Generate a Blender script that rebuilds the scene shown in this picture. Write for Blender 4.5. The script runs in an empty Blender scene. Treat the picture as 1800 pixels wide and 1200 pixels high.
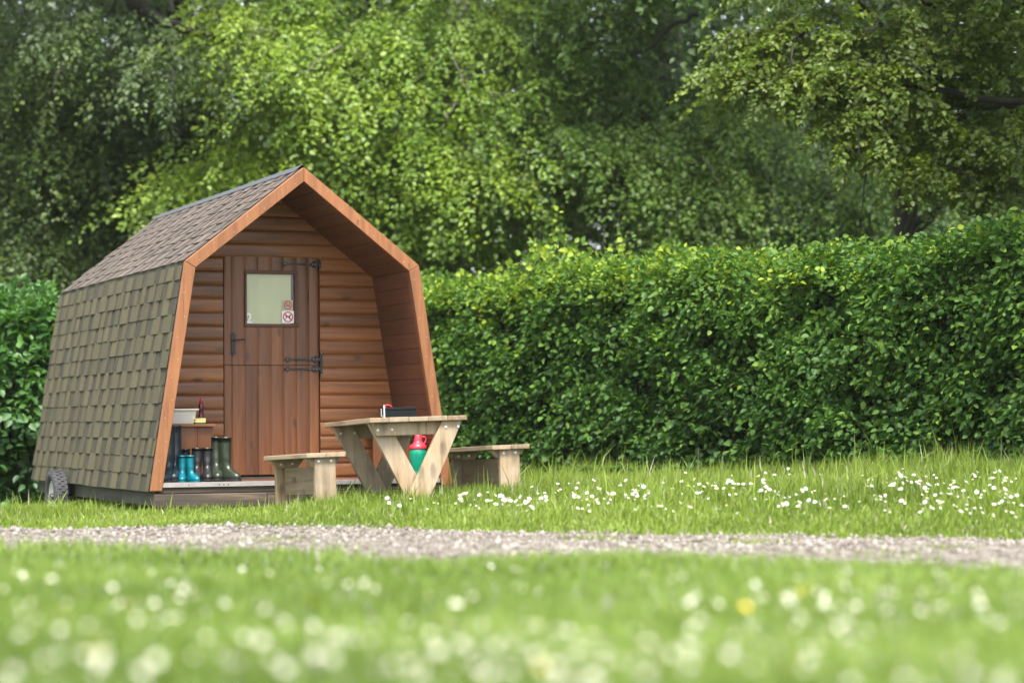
import bpy, bmesh, math, random
import numpy as np
from mathutils import Vector, Matrix

random.seed(7)
RNG = np.random.default_rng(11)
R = math.radians
SC = bpy.context.scene
COL = SC.collection
F = 4100.0                      # focal length in pixels of the 1800 px wide photograph
CAM_Z = 0.61
PITCH = math.atan(150.0 / F)

# ------------------------------------------------------------------ camera helper
def at(px, py, Y):
    """point of the world that stands Y metres in front of the camera on a given line of sight"""
    xc, yc = (px - 900.0) / F, -(py - 600.0) / F
    dy = math.cos(PITCH) - math.sin(PITCH) * yc
    dz = math.sin(PITCH) + math.cos(PITCH) * yc
    return np.array([xc * Y / dy, Y, CAM_Z + dz * Y / dy])

def sstep(a, b, x):
    t = np.clip((np.asarray(x, float) - a) / (b - a), 0, 1)
    return t * t * (3 - 2 * t)

def ground_z(X, Y):
    X = np.asarray(X, float); Y = np.asarray(Y, float)
    w = (X + 1) * .925 + (Y - 17.5) * .38
    d = -(X + 1) * .38 + (Y - 17.5) * .925
    plane = np.clip(-.02 + .033 * w - .025 * d, -.28, .3)
    near = np.interp(Y, [0, 4, 8, 10.5, 13, 15], [.14, .11, .05, -.03, -.05, -.05])
    s = sstep(13.5, 17.0, Y)
    z = near * (1 - s) + plane * s
    fade = 1 - sstep(30, 60, np.abs(Y) + np.abs(X))
    return z + fade * .008 * (np.sin(X * 2.3 + Y * .7) + np.sin(Y * 2.9 - X * 1.1) + .6 * np.sin(X * 5.1 + 1.3) * np.sin(Y * 4.3))

def path_near(X):
    X = np.asarray(X, float)
    return np.clip(10.4 - .55 * X, 5, 16) + .10 * np.sin(X * 2.1) + .05 * np.sin(X * 6.3 + 1)

def path_far(X):
    X = np.asarray(X, float)
    return np.clip(14.35 - .24 * X, 9, 19) + .13 * np.sin(X * 1.7 + 2.2) + .06 * np.sin(X * 5.3) + .5 * np.exp(-((X + 2.0) / .7) ** 2)

# ------------------------------------------------------------------ materials
def new_mat(name):
    m = bpy.data.materials.new(name); m.use_nodes = True
    nt = m.node_tree; nt.nodes.clear()
    out = nt.nodes.new('ShaderNodeOutputMaterial')
    return m, nt, out

def nd(nt, kind, **kw):
    n = nt.nodes.new(kind)
    for k, v in kw.items():
        if k in n.inputs.keys(): n.inputs[k].default_value = v
        else: setattr(n, k, v)
    return n

def ramp(nt, fac, stops, interp='LINEAR'):
    r = nt.nodes.new('ShaderNodeValToRGB'); r.color_ramp.interpolation = interp
    el = r.color_ramp.elements
    while len(el) < len(stops): el.new(0.5)
    for e, (p, c) in zip(el, stops):
        e.position = p; e.color = (*c, 1) if len(c) == 3 else c
    nt.links.new(fac, r.inputs[0]); return r.outputs[0]

def math_(nt, op, a, b=None, c=None):
    n = nt.nodes.new('ShaderNodeMath'); n.operation = op
    for i, v in enumerate((a, b, c)):
        if v is None: continue
        if isinstance(v, (int, float)): n.inputs[i].default_value = v
        else: nt.links.new(v, n.inputs[i])
    return n.outputs[0]

def mixc(nt, fac, a, b, mode='MIX'):
    n = nt.nodes.new('ShaderNodeMix'); n.data_type = 'RGBA'; n.blend_type = mode
    for s, v in ((n.inputs[0], fac), (n.inputs[6], a), (n.inputs[7], b)):
        if isinstance(v, (int, float)): s.default_value = v
        elif isinstance(v, tuple): s.default_value = (*v, 1) if len(v) == 3 else v
        else: nt.links.new(v, s)
    return n.outputs[2]

def mapped(nt, scale, offset_socket=None):
    tc = nt.nodes.new('ShaderNodeTexCoord'); mp = nt.nodes.new('ShaderNodeMapping')
    mp.inputs['Scale'].default_value = scale
    nt.links.new(tc.outputs['Object'], mp.inputs['Vector'])
    v = mp.outputs[0]
    if offset_socket is not None:
        cx = nt.nodes.new('ShaderNodeCombineXYZ')
        for i, k in enumerate((37.0, 53.0, 71.0)):
            nt.links.new(math_(nt, 'MULTIPLY', offset_socket, k), cx.inputs[i])
        ad = nt.nodes.new('ShaderNodeVectorMath'); ad.operation = 'ADD'
        nt.links.new(v, ad.inputs[0]); nt.links.new(cx.outputs[0], ad.inputs[1]); v = ad.outputs[0]
    return v

def noise(nt, vec, scale=1, detail=4, rough=.55, dist=0):
    n = nt.nodes.new('ShaderNodeTexNoise')
    n.inputs['Scale'].default_value = scale; n.inputs['Detail'].default_value = detail
    n.inputs['Roughness'].default_value = rough; n.inputs['Distortion'].default_value = dist
    nt.links.new(vec, n.inputs['Vector']); return n.outputs['Fac']

def principled(nt, out, color, rough, bump=None, bump_strength=.3, bump_dist=.01, **kw):
    p = nt.nodes.new('ShaderNodeBsdfPrincipled')
    for s, v in (('Base Color', color), ('Roughness', rough)):
        if isinstance(v, tuple): p.inputs[s].default_value = (*v, 1)
        elif isinstance(v, (int, float)): p.inputs[s].default_value = v
        else: nt.links.new(v, p.inputs[s])
    for k, v in kw.items(): p.inputs[k.replace('_', ' ')].default_value = v
    if bump is not None:
        b = nt.nodes.new('ShaderNodeBump'); b.inputs['Strength'].default_value = bump_strength
        b.inputs['Distance'].default_value = bump_dist
        nt.links.new(bump, b.inputs['Height']); nt.links.new(b.outputs[0], p.inputs['Normal'])
    nt.links.new(p.outputs[0], out.inputs[0]); return p

def attr(nt, name='rnd'):
    a = nt.nodes.new('ShaderNodeAttribute'); a.attribute_name = name
    return a.outputs['Fac']

def mat_wood(name, dark, mid, light, axis=0, rough=.55, knots=.1, knot_col=(.03, .015, .008), vary=.35, grain=1.0, stain=None, flat=1):
    m, nt, out = new_mat(name)
    rnd = attr(nt)
    s = [22, 22, 22]; s[axis] = 1.3
    v = mapped(nt, s, rnd)
    n1 = noise(nt, v, 1, 5, .6, .7)
    s2 = [70, 70, 70]; s2[axis] = 3
    n2 = noise(nt, mapped(nt, s2, rnd), 1, 3, .6)
    base = ramp(nt, n1, [(.25, dark), (.5, mid), (.75, light)])
    c = mixc(nt, math_(nt, 'MULTIPLY', n2, .35 * grain), base, dark)
    # board to board tone
    tone = math_(nt, 'MULTIPLY_ADD', rnd, vary, 1 - vary * .5)
    cb = nt.nodes.new('ShaderNodeCombineColor')
    for i in range(3): nt.links.new(tone, cb.inputs[i])
    c = mixc(nt, 1.0, c, cb.outputs[0], 'MULTIPLY')
    if knots:
        ks = [9, 9, 9]; ks[axis] = 4.0; ks[flat] = .02
        kv = mapped(nt, ks, rnd)
        vo = nt.nodes.new('ShaderNodeTexVoronoi'); vo.inputs['Scale'].default_value = 1
        wob = nt.nodes.new('ShaderNodeVectorMath'); wob.operation = 'ADD'
        nz = nt.nodes.new('ShaderNodeTexNoise'); nz.inputs['Scale'].default_value = 3
        nt.links.new(kv, nz.inputs['Vector'])
        sc = nt.nodes.new('ShaderNodeVectorMath'); sc.operation = 'SCALE'; sc.inputs['Scale'].default_value = .22
        nt.links.new(nz.outputs['Color'], sc.inputs[0])
        nt.links.new(kv, wob.inputs[0]); nt.links.new(sc.outputs[0], wob.inputs[1])
        nt.links.new(wob.outputs[0], vo.inputs['Vector'])
        kf = ramp(nt, vo.outputs['Distance'], [(0, (1, 1, 1)), (knots, (.75, .75, .75)), (knots * 2.0, (0, 0, 0))])
        # only some of the cells carry a knot
        sel = math_(nt, 'GREATER_THAN', vo.outputs['Color'], .42)
        c = mixc(nt, math_(nt, 'MULTIPLY', math_(nt, 'MULTIPLY', kf, sel), .8), c, knot_col)
    if stain:
        bl = noise(nt, mapped(nt, (2.2, 2.2, 2.2), rnd), 1, 4, .6)
        c = mixc(nt, math_(nt, 'MULTIPLY', ramp(nt, bl, [(.42, (0, 0, 0)), (.72, (1, 1, 1))]), .55), c, stain)
    rr = math_(nt, 'MULTIPLY_ADD', n2, .25, rough - .1)
    principled(nt, out, c, rr, n1, .25, .004)
    return m

def mat_plain(name, col, rough=.5, var=.15, scale=20, bump=.1, **kw):
    m, nt, out = new_mat(name)
    n = noise(nt, mapped(nt, (scale,) * 3), 1, 4)
    lo = tuple(x * (1 - var) for x in col); hi = tuple(min(1, x * (1 + var)) for x in col)
    c = ramp(nt, n, [(.3, lo), (.7, hi)])
    rr = math_(nt, 'MULTIPLY_ADD', n, .2, rough - .1)
    principled(nt, out, c, rr, n, bump, .002, **kw)
    return m

def mat_leaf(name, stops, transl=.38, gloss=.025, tcol=(1.25, 1.3, .55)):
    m, nt, out = new_mat(name)
    c = ramp(nt, attr(nt), stops)
    d = nt.nodes.new('ShaderNodeBsdfDiffuse'); t = nt.nodes.new('ShaderNodeBsdfTranslucent')
    g = nt.nodes.new('ShaderNodeBsdfGlossy'); g.inputs['Roughness'].default_value = .5
    g.inputs['Color'].default_value = (.9, .95, .9, 1)
    tc = mixc(nt, 1.0, c, tcol, 'MULTIPLY')
    nt.links.new(c, d.inputs[0]); nt.links.new(tc, t.inputs[0])
    m1 = nt.nodes.new('ShaderNodeMixShader'); m1.inputs[0].default_value = transl
    nt.links.new(d.outputs[0], m1.inputs[1]); nt.links.new(t.outputs[0], m1.inputs[2])
    m2 = nt.nodes.new('ShaderNodeMixShader'); m2.inputs[0].default_value = gloss
    nt.links.new(m1.outputs[0], m2.inputs[1]); nt.links.new(g.outputs[0], m2.inputs[2])
    nt.links.new(m2.outputs[0], out.inputs[0])
    return m

def mat_shingle(name, lo, mid, hi, moss):
    m, nt, out = new_mat(name)
    rnd = attr(nt)
    base = ramp(nt, rnd, [(0, lo), (.55, mid), (1, hi)])
    gr = noise(nt, mapped(nt, (260, 260, 260)), 1, 2, .7)
    c = mixc(nt, .75, base, ramp(nt, gr, [(.3, (.45, .45, .45)), (.7, (1.5, 1.5, 1.5))]), 'MULTIPLY')
    st = noise(nt, mapped(nt, (3.0, 9, 3.0)), 1, 5, .6)
    c = mixc(nt, math_(nt, 'MULTIPLY', ramp(nt, st, [(.4, (0, 0, 0)), (.75, (1, 1, 1))]), .5), c, moss)
    principled(nt, out, c, .93, gr, .6, .004)
    return m

M = {}
M['fascia'] = mat_wood('fascia wood', (0.1179, 0.0442, 0.0150), (0.2359, 0.0894, 0.0290), (0.3084, 0.1270, 0.0440), axis=2, rough=.55, knots=.07, vary=.25)
M['log'] = mat_wood('log lap boards', (0.0903, 0.0316, 0.0094), (0.2138, 0.0799, 0.0234), (0.2946, 0.1203, 0.0374), axis=0, rough=.4, knots=.115, vary=.45)
M['door'] = mat_wood('door boards', (0.0858, 0.0303, 0.0102), (0.1625, 0.0578, 0.0177), (0.2258, 0.0861, 0.0281), axis=2, rough=.4, knots=.115, vary=.45)
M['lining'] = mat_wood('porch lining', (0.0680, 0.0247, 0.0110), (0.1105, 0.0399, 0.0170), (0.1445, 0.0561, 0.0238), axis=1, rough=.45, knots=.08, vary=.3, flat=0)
M['frame'] = mat_wood('window frame wood', (.05, .018, .01), (.085, .03, .015), (.12, .045, .02), axis=0, knots=0)
M['dark'] = mat_plain('dark backing wood', (.02, .011, .007), .8)
M['skirt'] = mat_wood('dark skirting timber', (.030, .026, .021), (.055, .047, .038), (.085, .072, .055), axis=1, rough=.8, knots=0, stain=(.06, .06, .045))
M['sleeper'] = mat_wood('weathered sleeper', (.025, .019, .014), (.075, .056, .040), (.22, .16, .10), axis=0, rough=.85, knots=.06, stain=(.03, .024, .02))
M['pale'] = mat_wood('weathered pale pine', (0.1091, 0.0719, 0.0368), (0.2649, 0.1854, 0.1103), (0.3739, 0.2875, 0.1911), axis=1, rough=.75, knots=.16, knot_col=(.07, .04, .02), vary=.4, grain=1.6, stain=(.33, .28, .21), flat=0)
M['pale_leg'] = mat_wood('weathered pine legs', (0.1232, 0.0808, 0.0390), (0.3168, 0.2253, 0.1287), (0.4400, 0.3400, 0.2145), axis=2, rough=.75, knots=.16, knot_col=(.07, .04, .02), vary=.4, grain=1.6, stain=(.42, .37, .29))
M['shingle_side'] = mat_shingle('olive shingles', (0.0147, 0.0129, 0.0063), (0.0495, 0.0410, 0.0168), (0.0819, 0.0676, 0.0281), (.066, .062, .027))
M['shingle_roof'] = mat_shingle('brown roof shingles', (0.0199, 0.0162, 0.0144), (0.0729, 0.0541, 0.0418), (0.1118, 0.0849, 0.0669), (.10, .085, .066))
M['felt'] = mat_plain('ridge felt', (.05, .054, .06), .85, .2, 60)
M['alu'] = mat_plain('aluminium strip', (.25, .235, .22), .45, .1, 30)
M['iron'] = mat_plain('black iron', (.012, .012, .012), .45, .2, 40, .3)
M['bolt'] = mat_plain('galvanised bolt', (.62, .62, .62), .35, .1, 30, .1, Metallic=.6)
M['nail'] = mat_plain('nail head', (.42, .30, .20), .5)
M['tyre'] = mat_plain('tyre rubber', (.03, .03, .032), .8, .25, 60, .3)
M['rim'] = mat_plain('painted rim', (.34, .34, .30), .5, .1, 20)
M['blind'] = mat_plain('cream blind', (.55, .54, .36), .9, .04, 8, .05)
M['white'] = mat_plain('white paint', (.8, .8, .78), .5, .03)
M['red'] = mat_plain('sign red', (.55, .02, .05), .5, .05)
M['ink'] = mat_plain('sign ink', (.02, .015, .03), .5, .05)
M['smoke'] = mat_plain('sign grey', (.45, .43, .3), .6, .05)
M['tub'] = mat_plain('white plastic', (.74, .71, .65), .4, .05, 12)
M['sponge'] = mat_plain('yellow sponge', (.78, .66, .26), .95, .12, 90, .8)
M['scourer'] = mat_plain('green scourer', (.06, .13, .05), .95, .2, 90, .8)
M['cap'] = mat_plain('red cap', (.40, .015, .03), .35)
M['soap'] = mat_plain('dark red soap', (.09, .006, .018), .15, .2, 10, .02)
M['jug'] = mat_plain('green jug', (.0, .19, .115), .35, .1, 8, .03)
M['lid'] = mat_plain('red lid', (.62, .03, .05), .4, .1, 8, .03)
M['box'] = mat_plain('black case', (.006, .008, .009), .75, Specular_IOR_Level=.12, var=.2, scale=20); 
M['navy'] = mat_plain('navy rubber', (.012, .022, .030), .32, .2, 14, .08)
M['teal'] = mat_plain('teal rubber', (.0, .115, .15), .3, .15, 14, .05)
M['black_rubber'] = mat_plain('black rubber', (.014, .015, .016), .38, .2, 14, .08)
M['olive'] = mat_plain('olive rubber', (.018, .026, .014), .36, .2, 14, .08)
M['sole'] = mat_plain('dark sole', (.013, .013, .014), .7)
M['bark'] = mat_wood('tree bark', (.007, .006, .004), (.015, .012, .009), (.032, .026, .019), axis=2, rough=.9, knots=0)
M['bark_grey'] = mat_wood('grey beech bark', (.05, .042, .035), (.10, .088, .07), (.17, .15, .12), axis=2, rough=.85, knots=0)

M['leaf_bright'] = mat_leaf('bright beech leaf', [(0, (0.0549, 0.1058, 0.0102)), (0.5, (0.1197, 0.2065, 0.0184)), (1, (0.2394, 0.3223, 0.0265))], .42)
M['leaf_shaded'] = mat_leaf('shaded beech leaf', [(0, (0.0173, 0.0347, 0.0055)), (0.6, (0.0422, 0.0775, 0.0093)), (1, (0.1174, 0.169, 0.0222))], .36)  # shade of the left tree put into the leaf colour
M['leaf_mid'] = mat_leaf('beech leaf', [(0, (0.022, 0.0509, 0.0063)), (0.55, (0.0559, 0.111, 0.0104)), (1, (0.1312, 0.2046, 0.0229))], .38)
M['leaf_oak'] = mat_leaf('oak leaf', [(0, (0.0297, 0.0568, 0.0071)), (0.5, (0.0791, 0.1277, 0.0122)), (1, (0.1632, 0.213, 0.0204))], .40)
M['leaf_far'] = mat_leaf('woodland leaf', [(0, (0.0081, 0.0209, 0.0064)), (0.6, (0.0162, 0.0396, 0.0096)), (1, (0.036, 0.077, 0.016))], .3)  # darkened colour stands in for shade beneath the crowns
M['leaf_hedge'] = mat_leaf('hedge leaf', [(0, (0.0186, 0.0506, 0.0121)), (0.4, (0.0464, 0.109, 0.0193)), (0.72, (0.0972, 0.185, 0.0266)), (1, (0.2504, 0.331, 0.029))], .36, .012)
M['leaf_shrub'] = mat_leaf('shrub leaf', [(0, (0.0168, 0.0517, 0.014)), (0.5, (0.0382, 0.1077, 0.0196)), (1, (0.0842, 0.1894, 0.0308))], .36, .03)
M['leaf_fern'] = mat_leaf('fern leaf', [(0, (.025, .065, .010)), (1, (.060, .13, .02))], .35)
M['grass_mid'] = mat_leaf('lawn blade', [(0, (0.0842, 0.13, 0.0185)), (0.5, (0.1946, 0.2757, 0.037)), (0.9, (0.305, 0.3745, 0.0834)), (1, (0.4207, 0.3745, 0.2964))], .42, .02, (1.15, 1.15, .6))
M['grass_near'] = mat_leaf('near lawn blade', [(0, (0.0817, 0.13, 0.0248)), (0.5, (0.1889, 0.2757, 0.0495)), (0.9, (0.2961, 0.3745, 0.1115)), (1, (0.4084, 0.3745, 0.396))], .42, .02, (1.15, 1.15, .6))
M['stem'] = mat_leaf('flower stem', [(0, (.05, .11, .02)), (1, (.08, .15, .03))], .2)
M['petal'] = mat_plain('white petals', (.62, .63, .59), .6, .03)
M['pollen'] = mat_plain('yellow flower centre', (.75, .5, .03), .6, .1)
M['buttercup'] = mat_plain('buttercup petals', (.85, .62, .02), .35, .08)
M['core'] = mat_plain('dark hedge core', (.012, .016, .008), .95, .4, 14)  # shade inside the hedge put into a near-black colour

def mat_glass():
    m, nt, out = new_mat('window glass')
    t = nt.nodes.new('ShaderNodeBsdfTransparent'); g = nt.nodes.new('ShaderNodeBsdfGlossy')
    g.inputs['Roughness'].default_value = .05; t.inputs[0].default_value = (.96, .98, .95, 1)
    fr = nt.nodes.new('ShaderNodeFresnel'); fr.inputs[0].default_value = 1.5
    mx = nt.nodes.new('ShaderNodeMixShader')
    nt.links.new(fr.outputs[0], mx.inputs[0]); nt.links.new(t.outputs[0], mx.inputs[1]); nt.links.new(g.outputs[0], mx.inputs[2])
    nt.links.new(mx.outputs[0], out.inputs[0]); return m
M['glass'] = mat_glass()

def mat_ground():
    m, nt, out = new_mat('lawn soil')
    n = noise(nt, mapped(nt, (2.5, 2.5, 2.5)), 1, 6, .65)
    f = noise(nt, mapped(nt, (45, 45, 45)), 1, 4, .7)
    a = ramp(nt, n, [(.3, (.055, .085, .018)), (.7, (.10, .15, .028))])
    c = mixc(nt, math_(nt, 'MULTIPLY', f, .6), a, (.06, .048, .026))
    principled(nt, out, c, .95, f, .6, .02); return m
M['ground'] = mat_ground()

def mat_path():
    m, nt, out = new_mat('gravel')
    vo = nt.nodes.new('ShaderNodeTexVoronoi'); vo.inputs['Scale'].default_value = 42
    tc = nt.nodes.new('ShaderNodeTexCoord'); nt.links.new(tc.outputs['Object'], vo.inputs['Vector'])
    sx = nt.nodes.new('ShaderNodeSeparateColor'); nt.links.new(vo.outputs['Color'], sx.inputs[0])
    c = ramp(nt, sx.outputs[0], [(0, (.09, .071, .052)), (.4, (.155, .131, .104)), (.75, (.20, .173, .142)), (1, (.28, .25, .215))])
    n = noise(nt, mapped(nt, (1.6, 1.6, 1.6)), 1, 5, .6)
    c = mixc(nt, math_(nt, 'MULTIPLY', ramp(nt, n, [(.45, (0, 0, 0)), (.7, (1, 1, 1))]), .35), c, (.085, .085, .04))
    principled(nt, out, c, .9, vo.outputs['Distance'], .8, .02); return m
M['path'] = mat_path()
def mat_pebble():
    m, nt, out = new_mat('pebbles')
    c = ramp(nt, attr(nt), [(0, (.08, .065, .052)), (.4, (.15, .130, .108)), (.75, (.205, .180, .153)), (1, (.31, .285, .25))])
    principled(nt, out, c, .8); return m
M['pebble'] = mat_pebble()

# ------------------------------------------------------------------ mesh building
def np_mesh(name, verts, faces_flat, sizes, rnd, mat, parent=None, smooth=False):
    """verts (V,3); faces_flat index array; sizes per face; rnd per face"""
    me = bpy.data.meshes.new(name)
    verts = np.ascontiguousarray(verts, np.float32); faces_flat = np.ascontiguousarray(faces_flat, np.int32)
    sizes = np.ascontiguousarray(sizes, np.int32)
    me.vertices.add(len(verts)); me.vertices.foreach_set('co', verts.ravel())
    me.loops.add(len(faces_flat)); me.loops.foreach_set('vertex_index', faces_flat)
    me.polygons.add(len(sizes))
    starts = np.concatenate([[0], np.cumsum(sizes)[:-1]]).astype(np.int32)
    me.polygons.foreach_set('loop_start', starts)
    me.polygons.foreach_set('loop_total', sizes)
    me.update(calc_edges=True)
    a = me.attributes.new('rnd', 'FLOAT', 'FACE')
    a.data.foreach_set('value', np.ascontiguousarray(np.broadcast_to(rnd, (len(sizes),)), np.float32))
    if smooth: me.polygons.foreach_set('use_smooth', np.ones(len(sizes), bool))
    me.materials.append(mat)
    o = bpy.data.objects.new(name, me); COL.objects.link(o)
    if parent: o.parent = parent
    return o

class MB:
    def __init__(s): s.v = []; s.f = []; s.r = []; s.m = []; s.mi = 0; s.cur = None; s.sm = []; s.smooth = False
    def _add(s, vs, fs, rnd=None):
        b = len(s.v); s.v += [tuple(map(float, p)) for p in vs]
        r = random.random() if rnd is None else rnd
        for f in fs: s.f.append(tuple(b + i for i in f)); s.r.append(r); s.m.append(s.mi); s.sm.append(s.smooth)
    def box(s, x0, x1, y0, y1, z0, z1, rnd=None, mat=None):
        vs = [(x, y, z) for z in (z0, z1) for x, y in ((x0, y0), (x1, y0), (x1, y1), (x0, y1))]
        if mat is not None: vs = [mat @ Vector(p) for p in vs]
        s._add(vs, [(3, 2, 1, 0), (4, 5, 6, 7), (0, 1, 5, 4), (1, 2, 6, 5), (2, 3, 7, 6), (3, 0, 4, 7)], rnd)
    def prism(s, poly, y0, y1, rnd=None, mat=None):
        """poly in xz, extruded along y"""
        n = len(poly); vs = [(x, y0, z) for x, z in poly] + [(x, y1, z) for x, z in poly]
        if mat is not None: vs = [mat @ Vector(p) for p in vs]
        fs = [tuple(range(n)), tuple(range(2 * n - 1, n - 1, -1))] + [(i, i + n, (i + 1) % n + n, (i + 1) % n) for i in range(n)]
        s._add(vs, fs, rnd)
    def disc(s, c, r, y0, y1, n=14, rnd=None, sz=1):
        s.prism([(c[0] + r * math.cos(2 * PI * k / n), c[1] + r * sz * math.sin(2 * PI * k / n)) for k in range(n)], y0, y1, rnd)
    def loft(s, rings, cap0=True, cap1=True, rnd=None, closed=True):
        n = len(rings[0]); vs = [p for r in rings for p in r]; fs = []
        for k in range(len(rings) - 1):
            for i in range(n if closed else n - 1):
                j = (i + 1) % n; fs.append((k * n + i, k * n + j, (k + 1) * n + j, (k + 1) * n + i))
        if cap0: fs.append(tuple(range(n - 1, -1, -1)))
        if cap1: fs.append(tuple((len(rings) - 1) * n + i for i in range(n)))
        s._add(vs, fs, rnd)
    def lathe(s, prof, c=(0, 0, 0), n=20, rnd=None, sx=1, sy=1, **k):
        s.loft([[(c[0] + r * sx * math.cos(2 * PI * i / n), c[1] + r * sy * math.sin(2 * PI * i / n), c[2] + z) for i in range(n)] for r, z in prof], rnd=rnd, **k)
    def tube(s, pts, radii, n=8, rnd=None, wob=0):
        pts = [Vector(p) for p in pts]; rings = []
        up = Vector((0.13, 0.3, 1)).normalized()
        for i, p in enumerate(pts):
            d = (pts[min(i + 1, len(pts) - 1)] - pts[max(i - 1, 0)]).normalized()
            a = d.cross(up if abs(d.dot(up)) < .95 else Vector((1, 0, 0))).normalized(); b = d.cross(a)
            r = radii[i] if isinstance(radii, (list, tuple)) else radii
            rings.append([p + (a * math.cos(2 * PI * k / n) + b * math.sin(2 * PI * k / n)) * r * (1 + wob * random.uniform(-1, 1)) for k in range(n)])
        s.loft(rings, rnd=rnd)
    def strip(s, quads, rnd=None):
        for q in quads: s._add(q, [(0, 1, 2, 3)], rnd)
    def build(s, name, mats, parent=None, bevel=0, seg=2, smooth=False):
        me = bpy.data.meshes.new(name); me.from_pydata(s.v, [], s.f)
        for m in (mats if isinstance(mats, (list, tuple)) else [mats]): me.materials.append(m)
        me.polygons.foreach_set('material_index', np.array(s.m, np.int32))
        a = me.attributes.new('rnd', 'FLOAT', 'FACE'); a.data.foreach_set('value', np.array(s.r, np.float32))
        sm = np.ones(len(s.f), bool) if smooth else np.array(s.sm, bool)
        me.polygons.foreach_set('use_smooth', sm)
        bm = bmesh.new(); bm.from_mesh(me); bmesh.ops.recalc_face_normals(bm, faces=bm.faces); bm.to_mesh(me); bm.free()
        me.update()
        o = bpy.data.objects.new(name, me); COL.objects.link(o)
        if parent: o.parent = parent
        if bevel:
            b = o.modifiers.new('bevel', 'BEVEL'); b.width = bevel; b.segments = seg; b.limit_method = 'ANGLE'; b.angle_limit = R(40)
        return o
PI = math.pi

def repeat(mb, name, mat, parent, spots):
    o = mb.build(name, mat, parent); o.location = spots[0]
    for p in spots[1:]:
        c = o.copy(); COL.objects.link(c); c.parent = parent; c.location = p
def tag(o, label, cat, group=None):
    o['label'] = label; o['category'] = cat
    if group: o['group'] = group
    return o
def thing(name, label, cat, loc=(0, 0, 0), rot=(0, 0, 0), group=None):
    o = bpy.data.objects.new(name, None); COL.objects.link(o)
    o.location = loc; o.rotation_euler = rot; o.empty_display_size = .2
    return tag(o, label, cat, group)
def structure(o): o['kind'] = 'structure'; return o

# ------------------------------------------------------------------ leaves (vectorised)
def unit(a): return a / (np.linalg.norm(a, axis=-1, keepdims=True) + 1e-9)

def leaf_arrays(P, A, N, L, W, fold=.25, six=False):
    """P base points, A axis, N normal, L lengths, W half widths -> verts, faces, sizes"""
    A = unit(A); S = unit(np.cross(A, N)); N = np.cross(S, A)
    L = L[:, None]; W = W[:, None]; n = len(P)
    if six:
        V = np.stack([P, P + A * L * .28 + S * W * .95 + N * W * fold, P + A * L * .66 + S * W * .8 + N * W * fold - N * L * .04,
                      P + A * L - N * L * .12, P + A * L * .66 - S * W * .8 + N * W * fold - N * L * .04, P + A * L * .28 - S * W * .95 + N * W * fold], 1)
        f = np.array([0, 1, 2, 3, 0, 3, 4, 5]); k = 6; sizes = np.full(2 * n, 4)
    else:
        V = np.stack([P, P + A * L * .45 + S * W + N * W * fold, P + A * L - N * L * .1, P + A * L * .45 - S * W + N * W * fold], 1)
        f = np.array([0, 1, 2, 0, 2, 3]); k = 4; sizes = np.full(2 * n, 3)
    faces = (np.arange(n)[:, None] * k + f[None]).ravel()
    return V.reshape(-1, 3), faces, sizes

def leaves_obj(name, parts, mat, parent=None, six=False, fold=.25):
    P, A, N, L, W, Rn = [np.concatenate([p[i] for p in parts]) for i in range(6)]
    V, f, s = leaf_arrays(P, A, N, L, W, fold, six)
    return np_mesh(name, V, f, s, np.repeat(Rn, 2), mat, parent)

def sprays(O, D, U, Ls, nl, leaf, spread=.32, rnd=None, droop=.3, jit=.30):
    """leafy shoots: O origins, D directions, U face normals; nl leaves on each"""
    n = len(O); D = unit(D); S = unit(np.cross(D, U)); U = np.cross(S, D)
    k = np.arange(nl)
    s = (k + .5) / nl
    s = np.broadcast_to(s, (n, nl)) + RNG.normal(0, .04, (n, nl))
    side = np.where(k % 2, 1.0, -1.0)[None] * np.ones((n, 1))
    twig = RNG.uniform(0, 1, (n, nl)) * spread * (1.15 - s)
    Lc = Ls[:, None]
    P = O[:, None] + D[:, None] * (Lc * s)[..., None] + S[:, None] * (side * twig * Lc)[..., None]
    P[..., 2] -= droop * Lc * (s ** 2 + .8 * twig)
    P += RNG.normal(0, .02, P.shape)
    A = D[:, None] * .65 + S[:, None] * (side * .75)[..., None] + RNG.normal(0, .3, P.shape); A[..., 2] -= .35
    N = U[:, None] + RNG.normal(0, jit, P.shape)
    L = leaf * RNG.uniform(.55, 1.3, (n, nl)); W = L * RNG.uniform(.27, .42, (n, nl))
    base = RNG.uniform(0, 1, n) if rnd is None else rnd
    Rn = np.clip(base[:, None] * .65 + RNG.uniform(0, .4, (n, nl)) - .02, 0, 1)
    return [P.reshape(-1, 3), A.reshape(-1, 3), N.reshape(-1, 3), L.ravel(), W.ravel(), Rn.ravel()]

def bough(px, py, Y, rx, rz, ry, n, lat=0., leaf=.075, nl=34, Ls=.7, down=.45, rnd=(0, 1), jit=.30):
    """a mass of shoots round one limb; lat: which way it leans"""
    c = at(px, py, Y)
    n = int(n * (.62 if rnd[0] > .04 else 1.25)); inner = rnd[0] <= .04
    if inner: rnd = (0, rnd[1] * .7)  # inner shoots take darker leaf tones, shade put into colour
    q = RNG.normal(0, .5, (n, 3)); q = q / np.maximum(1, np.linalg.norm(q, axis=1, keepdims=True) / 1.15)
    O = c + q * np.array([rx * (.95 if not inner else 1.05), ry * 1.15, rz * (.66 if not inner else 1.0)])
    D = np.stack([lat + q[:, 0] * .9 + RNG.normal(0, .35, n), -.75 + q[:, 1] * .6 + RNG.normal(0, .35, n), -down + q[:, 2] * .35 + RNG.normal(0, .22, n)], 1)
    U = np.stack([RNG.normal(0, .3, n), -.55 + RNG.normal(0, .3, n), .8 + RNG.normal(0, .25, n)], 1)
    r = RNG.uniform(rnd[0], rnd[1], n)
    return sprays(O, D, U, Ls * RNG.uniform(.5, 1.3, n), nl, leaf, spread=.24, rnd=r, droop=.42, jit=jit)

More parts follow.
